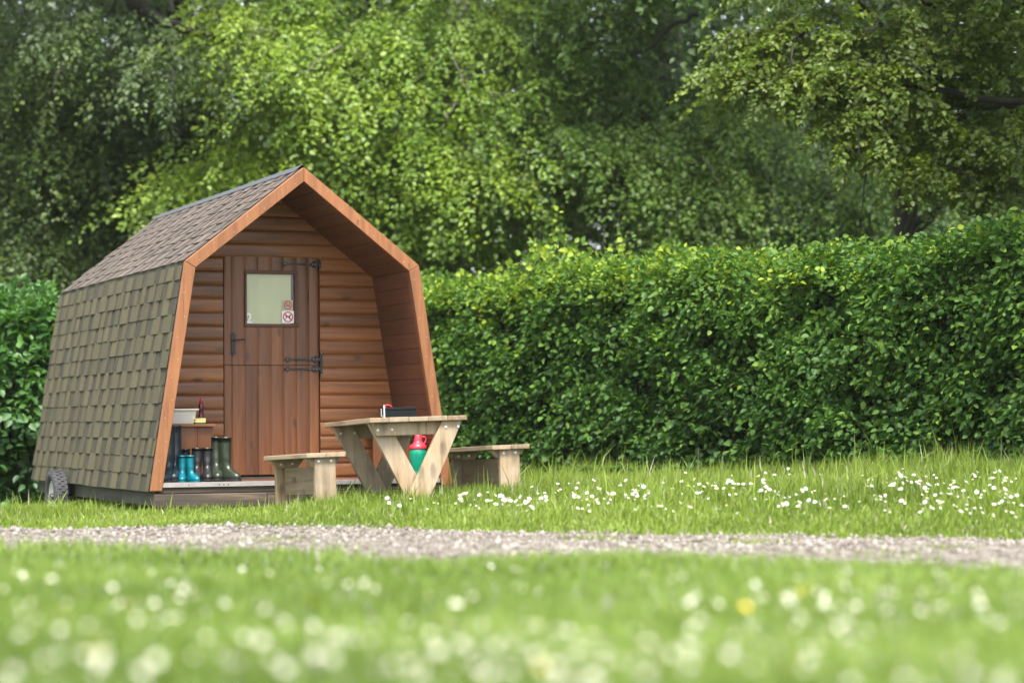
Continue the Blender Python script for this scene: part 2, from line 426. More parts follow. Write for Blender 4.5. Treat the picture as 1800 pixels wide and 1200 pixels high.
# ------------------------------------------------------------------ setting: ground, path
def build_ground():
    xs = np.unique(np.concatenate([-np.geomspace(8, 400, 14)[::-1], np.arange(-8, 8.01, .2), np.geomspace(8, 400, 14)]))
    ys = np.unique(np.concatenate([-np.geomspace(2, 400, 14)[::-1], np.arange(-2, 30.01, .2), np.geomspace(30, 600, 16)]))
    X, Y = np.meshgrid(xs, ys, indexing='ij'); Z = ground_z(X, Y)
    V = np.stack([X, Y, Z], -1).reshape(-1, 3); ny = len(ys)
    i, j = np.meshgrid(np.arange(len(xs) - 1), np.arange(ny - 1), indexing='ij'); b = (i * ny + j).ravel()
    f = np.stack([b, b + ny, b + ny + 1, b + 1], 1).ravel()
    structure(np_mesh('ground', V, f, np.full(len(b), 4), .5, M['ground'], smooth=True))
build_ground()

def build_path():
    xs = np.arange(-9, 9.01, .1); n = 28
    t = np.linspace(0, 1, n)
    X = np.repeat(xs[:, None], n, 1); Y = path_near(xs)[:, None] * (1 - t) + path_far(xs)[:, None] * t
    Z = ground_z(X, Y) + .006 + .012 * np.sin(t * PI)[None]
    V = np.stack([X, Y, Z], -1).reshape(-1, 3)
    i, j = np.meshgrid(np.arange(len(xs) - 1), np.arange(n - 1), indexing='ij'); b = (i * n + j).ravel()
    f = np.stack([b, b + n, b + n + 1, b + 1], 1).ravel()
    structure(np_mesh('path', V, f, np.full(len(b), 4), .5, M['path'], smooth=True))
    # loose stones
    m = 24000
    X = RNG.uniform(-4.2, 4.2, m); t = RNG.uniform(-.02, 1.02, m)
    Y = path_near(X) * (1 - t) + path_far(X) * t
    r = RNG.gamma(2.4, .0036, m).clip(.003, .032)
    C = np.stack([X, Y, ground_z(X, Y) + .006 + .012 * np.sin(np.clip(t, 0, 1) * PI) + r * .25], 1)
    oct_ = np.array([(1, 0, 0), (0, 1, 0), (-1, 0, 0), (0, -1, 0), (0, 0, .7), (0, 0, -.7)], float)
    ang = RNG.uniform(0, 6.28, m); ca, sa = np.cos(ang), np.sin(ang)
    sc = r[:, None] * RNG.uniform(.7, 1.3, (m, 3))
    o = oct_[None] * sc[:, None]; o = o * RNG.uniform(.8, 1.2, (m, 6, 1))
    V = np.stack([o[..., 0] * ca[:, None] - o[..., 1] * sa[:, None], o[..., 0] * sa[:, None] + o[..., 1] * ca[:, None], o[..., 2]], -1) + C[:, None]
    ft = np.array([(0, 1, 4), (1, 2, 4), (2, 3, 4), (3, 0, 4), (1, 0, 5), (2, 1, 5), (3, 2, 5), (0, 3, 5)]).ravel()
    f = (np.arange(m)[:, None] * 6 + ft[None]).ravel()
    g = np_mesh('gravel', V.reshape(-1, 3), f, np.full(m * 8, 3), np.repeat(RNG.uniform(0, 1, m), 8), M['pebble'])
    g['kind'] = 'stuff'; tag(g, 'loose pale pinkish grey gravel covering the path', 'gravel')
build_path()

# ------------------------------------------------------------------ cabin
TH = math.atan2(.38, .925); CW, CD = math.cos(TH), math.sin(TH)
CAB = (-1.619, 18.267, 0.0)
def lx(px, t):
    """cabin x of a line of sight at depth t behind the porch front"""
    k = (px - 900) / F
    return (k * (CAB[1] + CW * t) - CAB[0] + CD * t) / (CW - CD * k)
ROLL = R(-.5)
cabin = thing('camping_cabin', 'small brown wooden camping pod cabin with shingled sides and an open gabled porch', 'cabin', CAB, (0, ROLL, TH))
PO = [(-1.23, .13), (-.955, 1.89), (0, 2.645), (.955, 1.89), (1.23, .13)]
TK = .088
def offset_profile(prof, d):
    P = [Vector(p) for p in prof]; out = []
    nrm = []
    for a, b in zip(P[:-1], P[1:]):
        e = (b - a).normalized(); nrm.append(Vector((e.y, -e.x)))
    for i, p in enumerate(P):
        if i == 0:
            n = nrm[0]; q = p + n * (d / n.x) * Vector((1, 0)).x if False else Vector((p.x + d / n.x, p.y))
        elif i == len(P) - 1:
            n = nrm[-1]; q = Vector((p.x + d / n.x, p.y))
        else:
            n = (nrm[i - 1] + nrm[i]).normalized(); q = p + n * (d / n.dot(nrm[i]))
        out.append((q.x, q.y))
    return out
PIN = offset_profile(PO, TK)
PBK = offset_profile(PO, TK + .018)
LEN = 4.75; PORCH = .90
def half_at(prof, z):
    (x0, z0), (x1, z1), (x2, z2) = prof[2], prof[3], prof[4]
    if z >= z0: return 0.0
    if z >= z1: return x0 + (x1 - x0) * (z0 - z) / (z0 - z1)
    return x1 + (x2 - x1) * (z1 - z) / (z1 - z2)

# structural shell (behind the fascia)
mb = MB()
ring_o = offset_profile(PO, .010); ring_i = offset_profile(PO, TK - .012)
for k in range(4):
    mb.prism([ring_o[k], ring_o[k + 1], ring_i[k + 1], ring_i[k]], .03, LEN, .4)
mb.build('shell', M['dark'], cabin)

# fascia boards, mitred
fas = MB()
for k in range(4):
    a, b = Vector(PO[k]), Vector(PO[k + 1]); c, d = Vector(PIN[k + 1]), Vector(PIN[k])
    e = (b - a).normalized() * .0012
    fas.prism([a + e, b - e, c - e, d + e], -.022, .026)
fascia = fas.build('fascia', M['fascia'], cabin, .004)
nails = MB(); nail_at = []
for k in range(4):
    a, b = Vector(PO[k]), Vector(PO[k + 1]); c, d = Vector(PIN[k + 1]), Vector(PIN[k])
    n = 11 if k in (0, 3) else 7
    for j in range(n):
        t = (j + .5 + random.uniform(-.1, .1)) / n; s = .3 if j % 2 else .68
        p = (a.lerp(b, t)).lerp(d.lerp(c, t), s); nail_at.append((p.x, p.y))
nails.disc((0, 0), .0033, -.0025, .002, 8)
repeat(nails, 'nail_head', M['nail'], fascia, [(x, -.022, z) for x, z in nail_at])

# porch lining boards
lin = MB()
for k in (0, 1, 2, 3):
    a, b = Vector(PIN[k]), Vector(PIN[k + 1]); d = (b - a); L = d.length; e = d.normalized()
    n = max(1, round(L / .125)); nv = Vector((e.y, -e.x))
    for j in range(n):
        t0, t1 = L * j / n + .0015, L * (j + 1) / n - .0015
        p, q = a + e * t0, a + e * t1
        off = nv * -.012
        lin.prism([p + off, q + off, q, p], .027, PORCH + .02)
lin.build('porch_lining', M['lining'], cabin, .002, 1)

# shingles
def shingles(a, b, name, mat, seed, exposure=.138):
    rs = random.Random(seed); mbs = MB()
    a, b = Vector(a), Vector(b); L = (b - a).length; e = (b - a).normalized()
    nv = Vector((-e.y, e.x)) if a.x < 0 else Vector((e.y, -e.x))
    if nv.dot(Vector((a.x + b.x, .8))) < 0: nv = -nv
    n = round(L / exposure); ex = L / n
    for r in range(n):
        s0, s1 = r * ex, min(L, (r + 1) * ex + .03)
        bb = .30 + rs.uniform(-.12, .08)
        # strip: cut in lengths of about a metre, a little wavy
        y = .030
        while y < LEN - .01:
            y2 = min(LEN, y + rs.uniform(.9, 1.05)); w = rs.uniform(-.002, .002)
            p0, p1 = a + e * s0 + nv * .007, a + e * s1 + nv * .001
            q0, q1 = a + e * s0 - nv * .001, a + e * s1 - nv * .002
            mbs._add([(p0.x, y, p0.y + w), (p0.x, y2, p0.y + w), (p1.x, y2, p1.y), (p1.x, y, p1.y), (q0.x, y, q0.y), (q0.x, y2, q0.y)],
                     [(0, 1, 2, 3), (4, 5, 1, 0)], max(0, bb + rs.uniform(-.1, .1) - .2)); y = y2
        # raised tabs
        y = .032 - rs.uniform(0, .25)
        while y < LEN - .02:
            wd = rs.choice((.12, .16, .19, .24)) ; y0, y1 = max(.031, y), min(LEN - .002, y + wd)
            if y1 - y0 > .02:
                dz = rs.uniform(-.004, .004); tl = rs.uniform(-.006, .006); h = rs.uniform(.011, .016)
                g0, g1 = s0 - .002 + dz, s1 - .028
                p0, p1 = a + e * g0 + nv * h, a + e * g1 + nv * .0075
                q0, q1 = a + e * g0 + nv * .0065, a + e * g1 + nv * .002
                V = [(q0.x, y0 + tl, q0.y), (q0.x, y1 + tl, q0.y), (q1.x, y1, q1.y), (q1.x, y0, q1.y),
                     (p0.x, y0 + tl, p0.y), (p0.x, y1 + tl, p0.y), (p1.x, y1, p1.y), (p1.x, y0, p1.y)]
                mbs._add(V, [(4, 5, 6, 7), (0, 1, 5, 4), (1, 2, 6, 5), (3, 0, 4, 7)], min(1, max(0, .66 + rs.gauss(0, .11))))
                # printed darker shadow band edge beside some tabs
                if rs.random() < .5:
                    w2 = rs.uniform(.03, .06); p0b, p1b = a + e * g0 + nv * .0085, a + e * g1 + nv * .0065
                    mbs._add([(p0b.x, y1 + tl, p0b.y), (p0b.x, y1 + w2, p0b.y), (p1b.x, y1 + w2, p1b.y), (p1b.x, y1, p1b.y)], [(0, 1, 2, 3)], rs.uniform(.35, .6))
            y += wd + rs.choice((.09, .13, .17, .21))
    return mbs.build(name, mat, cabin)
shingles((PO[0][0], PO[0][1] - .005), PO[1], 'shingle_side', M['shingle_side'], 3)
shingles((PO[4][0], PO[4][1] - .005), PO[3], 'shingle_side', M['shingle_side'], 4)
shingles(PO[1], PO[2], 'shingle_roof', M['shingle_roof'], 5)
shingles(PO[3], PO[2], 'shingle_roof', M['shingle_roof'], 6)
rc = MB()
for sgn in (-1, 1):
    a = Vector((sgn * .06, 2.645 - .06 * .755 / .955 + .019)); t = Vector((0, 2.668))
    y = .03
    while y < LEN - .02:
        y2 = min(LEN + .015, y + .24)
        rc._add([(a.x, y, a.y + .002), (a.x, y2, a.y + .006), (t.x, y2, t.y + .004), (t.x, y, t.y), (a.x, y, a.y - .006), (a.x, y2, a.y - .004)], [(0, 1, 2, 3), (4, 5, 1, 0)], random.random()); y += .235
rc.build('ridge_cap', M['felt'], cabin)

# rear wall
rw = MB()
rw.prism([PIN[0], PIN[1], PIN[2], PIN[3], PIN[4]], LEN - .06, LEN - .02, .5); rw.build('rear_wall', M['log'], cabin)

# porch back wall of log lap boards round the door
DX0, DX1, DZ0, DZ1 = -.404, .409, .205, 2.005
bk = MB(); bk.prism([PBK[0], PBK[1], PBK[2], PBK[3], PBK[4]], PORCH + .035, PORCH + .06, .5)
bk.build('wall_backing', M['dark'], cabin)
lg = MB(); lg.smooth = False
PITCHZ = .1125
z = .195; K = 10
while z < 2.56:
    z0, z1 = z, z + PITCHZ
    spans = [(-9, 9)] if z0 >= DZ1 - .02 else [(-9, DX0 - .004), (DX1 + .004, 9)]
    if z0 < DZ1 - .02 < z1: z1 = z1
    for (xa, xb) in spans:
        r = random.random(); vs = []; fs = []
        top = min(z1, 2.53)
        for k in range(K + 1):
            u = k / K; zz = z0 + (top - z0 - .001) * u
            bul = .012 * (1 - (abs(2 * u - .94) / 1.06) ** 4.5)     # rounded log face, fuller at the top
            if k == 0: bul = .001
            if k == K: bul = -.003
            h = half_at(PIN, zz) + .012
            vs += [(max(xa, -h), PORCH - bul, zz), (min(xb, h), PORCH - bul, zz)]
        for k in range(K): fs.append((2 * k, 2 * k + 1, 2 * k + 3, 2 * k + 2))
        if vs[0][0] < vs[1][0]:
            lg.smooth = True; lg._add(vs, fs, r)
    z += PITCHZ
lg.build('log_wall', M['log'], cabin)

# door in two leaves
BX = [-.400, -.33, -.221, -.112, -.003, .106, .214, .323, .405]
WX0, WX1, WZ0, WZ1 = -.221, .214, 1.44, 1.877
def door_board(mb, x0, x1, z0, z1, r, y=PORCH - .004):
    n = 6; vs = []; fs = []
    for k in range(n + 1):
        u = k / n; x = x0 + .0008 + (x1 - x0 - .0016) * u
        b = .007 * (1 - abs(2 * u - 1) ** 4)
        for zz in (z0, z1): vs.append((x, y - b, zz))
        if k in (0, n): pass
    for k in range(n): fs.append((2 * k, 2 * k + 2, 2 * k + 3, 2 * k + 1))
    mb.smooth = True; mb._add(vs, fs, r); mb.smooth = False
    # sides and back
    mb._add([(x0 + .0008, y, z0), (x1 - .0008, y, z0), (x1 - .0008, y + .03, z0), (x0 + .0008, y + .03, z0),
             (x0 + .0008, y, z1), (x1 - .0008, y, z1), (x1 - .0008, y + .03, z1), (x0 + .0008, y + .03, z1)],
            [(0, 1, 2, 3), (7, 6, 5, 4), (1, 5, 6, 2), (4, 0, 3, 7)], r)
ru = random.Random(5)
up = MB(); lo = MB()
for i in range(8):
    r = ru.random()
    if 2 <= i <= 5:
        door_board(up, BX[i], BX[i + 1], WZ1 + .012, 2.0, ru.random()); door_board(up, BX[i], BX[i + 1], 1.116, WZ0 - .012, r)
    else: door_board(up, BX[i], BX[i + 1], 1.116, 2.0, r)
    door_board(lo, BX[i], BX[i + 1], .222, 1.110, ru.random())
door_u = up.build('upper_door', M['door'], cabin); door_l = lo.build('lower_door', M['door'], cabin)
fr = MB(); yf = PORCH - .022
for (x0, x1, z0, z1) in ((WX0 - .008, WX1 + .012, WZ1 - .016, WZ1 + .012), (WX0 - .010, WX1 + .018, WZ0 - .014, WZ0 + .012),
                         (WX0 - .008, WX0 + .010, WZ0 + .012, WZ1 - .016), (WX1 - .016, WX1 + .012, WZ0 + .012, WZ1 - .016)):
    fr.box(x0, x1, yf, PORCH + .028, z0, z1)
win = fr.build('window', M['frame'], door_u, .003)
g = MB(); g.box(WX0 + .0105, WX1 - .0165, PORCH + .004, PORCH + .008, WZ0 + .0125, WZ1 - .0165); g.build('pane', M['glass'], win)
bl = MB()
n = 24
for i in range(n):
    x0 = WX0 + .011 + (WX1 - WX0 - .05) * i / n; x1 = WX0 + .011 + (WX1 - WX0 - .05) * (i + 1) / n
    ya = PORCH + .022 + .0012 * math.sin(i * 1.1); yb = PORCH + .022 + .0012 * math.sin((i + 1) * 1.1)
    bl._add([(x0, ya, WZ0 + .0125), (x1, yb, WZ0 + .0125), (x1, yb, WZ1 - .0165), (x0, ya, WZ1 - .0165)], [(0, 1, 2, 3)], .5)
bl.build('blind', M['blind'], win)
# number 2 and the two prohibition stickers on the pane
YG = PORCH + .0035
def text_mesh(txt, size, name, mat, parent, loc):
    c = bpy.data.curves.new('t', 'FONT'); c.body = txt; c.size = size; c.extrude = .0004; c.align_x = 'CENTER'; c.offset = .0035
    o = bpy.data.objects.new('t', c); COL.objects.link(o)
    dg = bpy.context.evaluated_depsgraph_get(); me = bpy.data.meshes.new_from_object(o.evaluated_get(dg))
    bpy.data.objects.remove(o)
    me.materials.clear(); me.materials.append(mat); me.name = name
    o = bpy.data.objects.new(name, me); COL.objects.link(o); o.parent = parent; o.location = loc; o.rotation_euler = (R(90), 0, 0); o.scale = (.82, 1, 1)
text_mesh('2', .115, 'number_two', M['white'], win, (WX0 + .034, YG - .001, WZ0 + .019))
def ring(mb, c, r0, r1, y0, y1, n=28):
    for k in range(n):
        a, b = 2 * PI * k / n, 2 * PI * (k + 1) / n
        mb.prism([(c[0] + r0 * math.cos(a), c[1] + r0 * math.sin(a)), (c[0] + r1 * math.cos(a), c[1] + r1 * math.sin(a)),
                  (c[0] + r1 * math.cos(b), c[1] + r1 * math.sin(b)), (c[0] + r0 * math.cos(b), c[1] + r0 * math.sin(b))], y0, y1, .5)
def slash(mb, c, r, w, y0, y1):
    d = Vector((math.cos(R(-42)), math.sin(R(-42)))); p = Vector((-d.y, d.x)) * w; c = Vector(c)
    mb.prism([c - d * r - p, c + d * r - p, c + d * r + p, c - d * r + p], y0, y1, .5)
def sticker(name, cx, cz, hs, kind, label):
    s = MB()
    s.mi = 0 if kind == 'dog' else 3; s.box(cx - hs, cx + hs, YG - .0010, YG, cz - hs, cz + hs)
    s.mi = 1; ring(s, (cx, cz), hs * .68, hs * .86, YG - .0022, YG - .0012); 
    s.mi = 2; y0, y1 = YG - .0018, YG - .0011
    if kind == 'dog':
        k = hs * .55
        body = [(-.85, .05), (-.55, .28), (.45, .30), (.62, .75), (.95, .72), (1.05, .52), (.72, .42), (.70, .05), (.62, -.75), (.44, -.75), (.40, -.12), (-.45, -.08), (-.62, -.72), (-.82, -.75), (-.66, -.1), (-.95, .35)]
        # split in convex pieces
        for poly in ([(-.62, -.08), (.66, -.08), (.62, .30), (-.6, .28)], [(.42, .28), (.66, .1), (.86, .5), (.62, .78)], [(.6, .76), (.62, .5), (1.08, .5), (1.0, .70)],
                     [(.44, -.06), (.40, -.78), (.58, -.78), (.68, -.06)], [(-.62, -.06), (-.85, -.78), (-.66, -.78), (-.36, -.06)], [(-.6, .28), (-.95, .55), (-1.02, .48), (-.62, .12)]):
            s.prism([(cx + x * k, cz + z_ * k) for x, z_ in poly], y0, y1, .5)
    else:
        k = hs * .6
        s.prism([(cx - .95 * k, cz - .28 * k), (cx + .55 * k, cz - .28 * k), (cx + .55 * k, cz - .05 * k), (cx - .95 * k, cz - .05 * k)], y0, y1, .5)
        for q in range(5):
            s.disc((cx + (.55 + .12 * math.sin(q * 1.7)) * k, cz + (.1 + .16 * q) * k), .09 * k, y0, y1, 8)
    s.mi = 1; slash(s, (cx, cz), hs * .74, hs * .09, YG - .0026, YG - .0012)
    o = s.build(name, [M['white'], M['red'], M['ink'], M['smoke']], win); o['label'] = label
sticker('no_smoking_sticker', WX1 - .070, WZ0 + .168, .041, 'smoke', 'round red no smoking sticker')
sticker('no_dogs_sticker', WX1 - .070, WZ0 + .071, .051, 'dog', 'white sticker with a dog crossed out in red')

# iron hinges and latch
def hinge(parent, x0, x1, z, plate, label=None):
    h = MB(); y0, y1 = PORCH - .026, PORCH - .013
    h.prism([(x0 + .03, z - .0055), (x1 - .05, z - .010), (x1 - .05, z + .010), (x0 + .03, z + .0055)], y0, y1)
    for dx, dz, r in ((.0, .0, .012), (.016, .011, .010), (.016, -.011, .010), (.03, 0, .009)): h.disc((x0 + dx, z + dz), r, y0 - .001, y1, 12)
    for dx, dz, r in ((-.058, .0, .014), (-.044, .014, .012), (-.044, -.014, .012), (-.030, .018, .013), (-.030, -.018, .013), (-.022, 0, .016), (-.07, 0, .010)): h.disc((x1 + dx, z + dz), r, y0 - .001, y1, 12)
    h.box(x1 - .02, x1 + .006, y0, y1, z - .012, z + .012)
    pz0, pz1 = plate
    if pz1 > pz0:
        h.box(x1 + .006, x1 + .022, y0 - .003, y1, pz0 + .012, pz1 - .012)
        nn = max(2, round((pz1 - pz0) / .03))
        for i in range(nn + 1):
            zz = pz0 + (pz1 - pz0) * i / nn; h.disc((x1 + .014, zz), .012 if 0 < i < nn else .009, y0 - .004, y1, 12)
    s = h; h.mi = 1
    for dx in (x0 + .012, x0 + .5 * (x1 - x0) + .06, x1 - .052, x1 - .026): s.disc((dx, z), .0028, y0 - .004, y0, 8)
    for zz in (pz0, pz1): 
        if pz1 > pz0: s.disc((x1 + .014, zz), .0028, y0 - .006, y0, 8)
    h.build('hinge', [M['iron'], M['bolt']], parent)
hinge(door_u, .100, .398, 1.945, (1.90, 1.985)); hinge(door_u, .118, .405, 1.163, (1.032, 1.215)); hinge(door_l, .118, .405, 1.085, (0, 0))
lt = MB(); x, zc = -.327, 1.286; y0, y1 = PORCH - .022, PORCH - .012
lt.box(x - .014, x + .014, y0, y1, zc - .062, zc + .062)
for dz, r in ((.045, .02), (.0, .019), (-.04, .018)): lt.disc((x, zc + dz), r, y0 - .003, y1, 14, sz=1.3)
for sg in (-1, 1):
    for dx, dz, r in ((0, .088, .008), (-.016, .072, .010), (.016, .072, .010), (0, .07, .012)): lt.disc((x + dx, zc + sg * dz), r, y0 - .001, y1, 10)
lt.tube([(x, y0, zc + .032), (x, y0 - .035, zc + .032), (x + .03, y0 - .042, zc + .031), (x + .065, y0 - .042, zc + .036), (x + .085, y0 - .038, zc + .032)], [.008, .007, .006, .007, .009], 8)
lt.build('handle', M['iron'], door_u)

# deck, threshold strip, sleepers, skirting
dk = MB()
for i in range(8): dk.box(-1.13 + i * .2825 + .001, -1.13 + (i + 1) * .2825 - .001, .001, PORCH + .03, .165, .190)
dk.build('porch_floor', M['lining'], cabin)
th = MB(); th.box(-1.15, 1.15, -.012, .03, .1905, .1935); th.box(-1.15, 1.15, -.0145, -.0115, .158, .1905)
thr = th.build('threshold_strip', M['alu'], cabin)
sc = MB()
sc.disc((0, 0), .005, -.0165, -.014, 8)
repeat(sc, 'screw', M['iron'], thr, [(xx, 0, .174) for xx in (-.93, -.69, -.655, -.62, -.2, .1, .37, .55, .9)])
dd = MB(); dd.box(DX0, DX1, PORCH - .05, PORCH - .03, .1905, .205); dd.build('door_sill', M['skirt'], cabin)
sl = MB()
sl.box(-1.16, 1.16, .0, .06, .108, .1575, .1)
for a, b in ((-1.2, -.31), (-.308, .62), (.622, 1.2)): sl.box(a, b, -.03, .05, .0 + random.uniform(0, .01), .106)
sl.build('sleeper', M['sleeper'], cabin, .008)
sk = MB()
for sgn in (-1, 1):
    x0, x1 = sgn * 1.17, sgn * 1.14
    for y in np.arange(.06, LEN - .1, 1.17): sk.box(min(x0, x1), max(x0, x1), y, min(LEN - .02, y + 1.167), .01, .135)
sk.box(-1.14, 1.14, LEN - .06, LEN - .03, .01, .135)
sk.build('skirting', M['skirt'], cabin, .003)
ch = MB()
for xx in (-.7, .7): ch.box(xx - .05, xx + .05, .2, LEN - .1, -.02, .16)
ch.tube([(-1.3, 3.2, .0), (1.3, 3.2, 0)], .03, 8); ch.build('chassis', M['iron'], cabin)

def wheel(x, sgn):
    n = 56; cz = -.005; yc = 3.22; Rr = .245
    def r_ring(prof, n=n): return [[(x + sgn * w, yc + rr * math.cos(2 * PI * k / n), cz + rr * math.sin(2 * PI * k / n)) for k in range(n)] for w, rr in prof]
    t = MB(); t.smooth = True
    t.loft(r_ring([(.03, .155), (.055, .17), (.066, .20), (.06, .228), (.048, .238), (-.048, .238), (-.06, .228), (-.066, .20), (-.055, .17), (-.03, .155)]), False, False, .5)
    t.smooth = False
    nb = 30
    for k in range(nb):
        for j, w0 in enumerate((-.058, -.028, .002, .032)):
            a = 2 * PI * (k + .5 * (j % 2)) / nb
            m = Matrix.Translation((x, yc, cz)) @ Matrix.Rotation(a, 4, 'X')
            t.box(w0, w0 + .024, -.016, .013, .228 if j in (0, 3) else .236, .2465 if j in (1, 2) else .240, .5, m @ Matrix.Rotation(R(18 if j % 2 else -18), 4, 'Z') if False else m)
    wh = bpy.data.objects.new('wheel', None); COL.objects.link(wh); wh.parent = cabin
    t.build('tyre', M['tyre'], wh)
    q = MB(); q.smooth = True
    q.loft(r_ring([(.034, .158), (.04, .150), (.030, .14), (.022, .10), (.028, .075), (.03, .05)]), False, True, .5)
    q.build('rim', M['rim'], wh)
    h = MB(); h.loft(r_ring([(.03, .04), (.055, .036), (.062, .02)], 16), False, True, .5); h.build('hub', M['iron'], wh)
    return wh
wheel(-1.30, -1); wheel(1.30, 1)

# low shelves in the porch with boarded fronts
SHZ = .640
for nm, xa, xb in (('porch_shelf', -1.10, lx(377, .62)), ('porch_shelf', lx(655, .62), 1.10)):
    s = MB(); s.box(xa, xb, .56, PORCH - .024, SHZ - .022, SHZ); so = s.build(nm, M['log'], cabin, .003)
    s = MB(); n = 4; w_ = (xb - xa - .01) / n
    for i in range(n): s.box(xa + .004 + i * w_, xa + .004 + (i + 1) * w_ - .0015, .60, .618, .191, SHZ - .0225)
    s.build('front_panel', M['door'], so, .002)

# ------------------------------------------------------------------ small things in the porch
def place(o, px, t, z, rz=0):
    o.location = cab_world(lx(px, t), t, z); o.rotation_euler = (0, ROLL, TH + rz); return o
CM = Matrix.Translation(CAB) @ Matrix.Rotation(TH, 4, 'Z') @ Matrix.Rotation(ROLL, 4, 'Y')
def cab_world(x, y, z): return CM @ Vector((x, y, z))

def boot(name, label, mat, px, t, h, foot, shaft, heading, sole_mat, group, lean=0.0):
    o = thing(name, label, 'boot', group=group)
    place(o, px, t, .1935 if t < .03 else .1905, heading); o.rotation_euler.y += lean
    n = 26; k = foot / .29
    def sl_(xb, xf, w, z, pw=2.4):
        cx, hx = (xf + xb) / 2, (xf - xb) / 2; out = []
        for i in range(n):
            a = 2 * PI * i / n; c, s = math.cos(a), math.sin(a)
            e = 2 / pw
            out.append((cx + hx * math.copysign(abs(c) ** e, c), w * (1 - .12 * (c < 0) * abs(c)) * math.copysign(abs(s) ** e, s), z))
        return out
    sh = shaft
    m = MB(); m.smooth = True
    rows = [sl_(-.072 * k, .205 * k, .050 * k, .022 * k), sl_(-.074 * k, .210 * k, .051 * k, .040 * k), sl_(-.072 * k, .203 * k, .050 * k, .058 * k), sl_(-.070 * k, .180 * k, .047 * k, .076 * k, 2.2),
            sl_(-.066 * k, .140 * k, .043 * k, .092 * k, 2.1), sl_(-.064 * k, .100 * k, .042 * k, .108 * k, 2), sl_(-.062 * k, .075 * k, .042 * k, .130 * k, 2)]
    hs = h - .17 * k
    rows += [sl_(-.060 * k, .062 * k, .044 * k, .155 * k, 2), sl_(-.062 * k, .064 * k, .046 * k, .165 * k, 2), sl_(-.060 * k, .062 * k, .045 * k, .172 * k, 2), sl_(-.064 * k, .066 * k, .047 * k, .182 * k, 2)]
    for u in (.25, .5, .75, .94): rows.append(sl_(-sh * (1 + .1 * u) * .5, sh * (1 + .1 * u) * .5, sh * .46, .17 * k + hs * u, 2))
    T = h
    rows += [sl_(-sh * .575, sh * .575, sh * .485, T - .016, 2), sl_(-sh * .58, sh * .58, sh * .49, T, 2), sl_(-sh * .53, sh * .53, sh * .44, T, 2), sl_(-sh * .50, sh * .50, sh * .42, T - .12 * k, 2)]
    m.loft(rows, True, True, .5); m.build('boot_upper', mat, o)
    s = MB()
    s.loft([sl_(-.074 * k, .208 * k, .053 * k, .008 * k), sl_(-.077 * k, .214 * k, .055 * k, .010 * k), sl_(-.077 * k, .214 * k, .055 * k, .024 * k)], True, True, .5)
    for i in range(5): s.box(.04 * k + i * .032 * k, .04 * k + i * .032 * k + .018 * k, -.040 * k, .040 * k, 0, .009 * k)
    s.box(-.07 * k, -.005 * k, -.036 * k, .036 * k, 0, .009 * k)
    s.build('sole', sole_mat, o)
    return o
G = 'wellington boots lined up on the porch'
HD = R(-90) - TH
boot('wellington_boot', 'tall navy wellington boot half hidden behind the orange porch board', M['navy'], 298, .22, .440, .29, .105, HD + R(-5), M['sole'], G, R(2))
boot('wellington_boot', 'tall navy wellington boot standing just left of the teal pair', M['navy'], 308.5, .30, .440, .29, .105, HD + R(6), M['sole'], G)
boot('wellington_boot', 'short black wellington boot behind the left teal boot', M['black_rubber'], 317, .47, .255, .22, .08, HD + R(5), M['sole'], G)
boot('wellington_boot', 'short black wellington boot behind the right teal boot', M['black_rubber'], 327, .47, .255, .22, .08, HD, M['sole'], G)
boot('wellington_boot', "child's teal wellington boot next to the tall navy boots", M['teal'], 321.5, .20, .207, .17, .062, HD + R(8), M['teal'], G)
boot('wellington_boot', "child's teal wellington boot next to the black boots, toe turned to the door", M['teal'], 335, .20, .207, .17, .066, HD + R(42), M['teal'], G)
boot('wellington_boot', 'mid height black wellington boot beside the teal boots', M['black_rubber'], 347.5, .33, .262, .24, .090, HD + R(5), M['sole'], G)
boot('wellington_boot', 'mid height black wellington boot beside the tall olive boots', M['black_rubber'], 365.5, .33, .262, .24, .085, HD + R(10), M['sole'], G)
boot('wellington_boot', 'tall olive green wellington boot on the side of the black boots', M['olive'], 381, .33, .348, .28, .090, HD + R(12), M['sole'], G)
boot('wellington_boot', 'tall olive green wellington boot nearest the door, toe pointing right', M['olive'], 397, .25, .345, .25, .100, HD + R(45), M['sole'], G)

# washing-up bowl, bottle, sponge
tb = thing('washing_up_bowl', 'white plastic washing up bowl on the porch shelf', 'bowl'); place(tb, 316, .68, SHZ + .001)
def rr_ring(hx, hy, z, r=.04, n=6):
    pts = []
    for cx, cy, a0 in ((hx - r, hy - r, 0), (-hx + r, hy - r, 90), (-hx + r, -hy + r, 180), (hx - r, -hy + r, 270)):
        for i in range(n): a = R(a0 + 90 * i / (n - 1)); pts.append((cx + r * math.cos(a), cy + r * math.sin(a), z))
    return pts
t = MB(); t.smooth = True
t.loft([rr_ring(.108, .085, 0, .02), rr_ring(.114, .09, .006), rr_ring(.128, .102, .115), rr_ring(.129, .103, .117), rr_ring(.126, .10, .118), rr_ring(.112, .088, .008)], True, True, .5)
t.build('basin', M['tub'], tb)
t = MB(); t.smooth = True
t.loft([rr_ring(.129, .103, .108), rr_ring(.142, .116, .106), rr_ring(.145, .119, .112), rr_ring(.142, .116, .119), rr_ring(.127, .101, .120)], False, False, .5)
t.build('rim', M['tub'], tb)
bt = thing('soap_bottle', 'dark red washing up liquid bottle with red cap on the porch shelf', 'bottle'); place(bt, 355, .74, SHZ)
t = MB(); t.smooth = True
t.lathe([(.022, 0), (.025, .004), (.0255, .03), (.021, .07), (.019, .085), (.022, .115), (.0235, .13), (.020, .15), (.014, .162), (.013, .170)], n=20, rnd=.5, sx=1, sy=.8); t.build('bottle_body', M['soap'], bt)
t = MB(); t.smooth = True
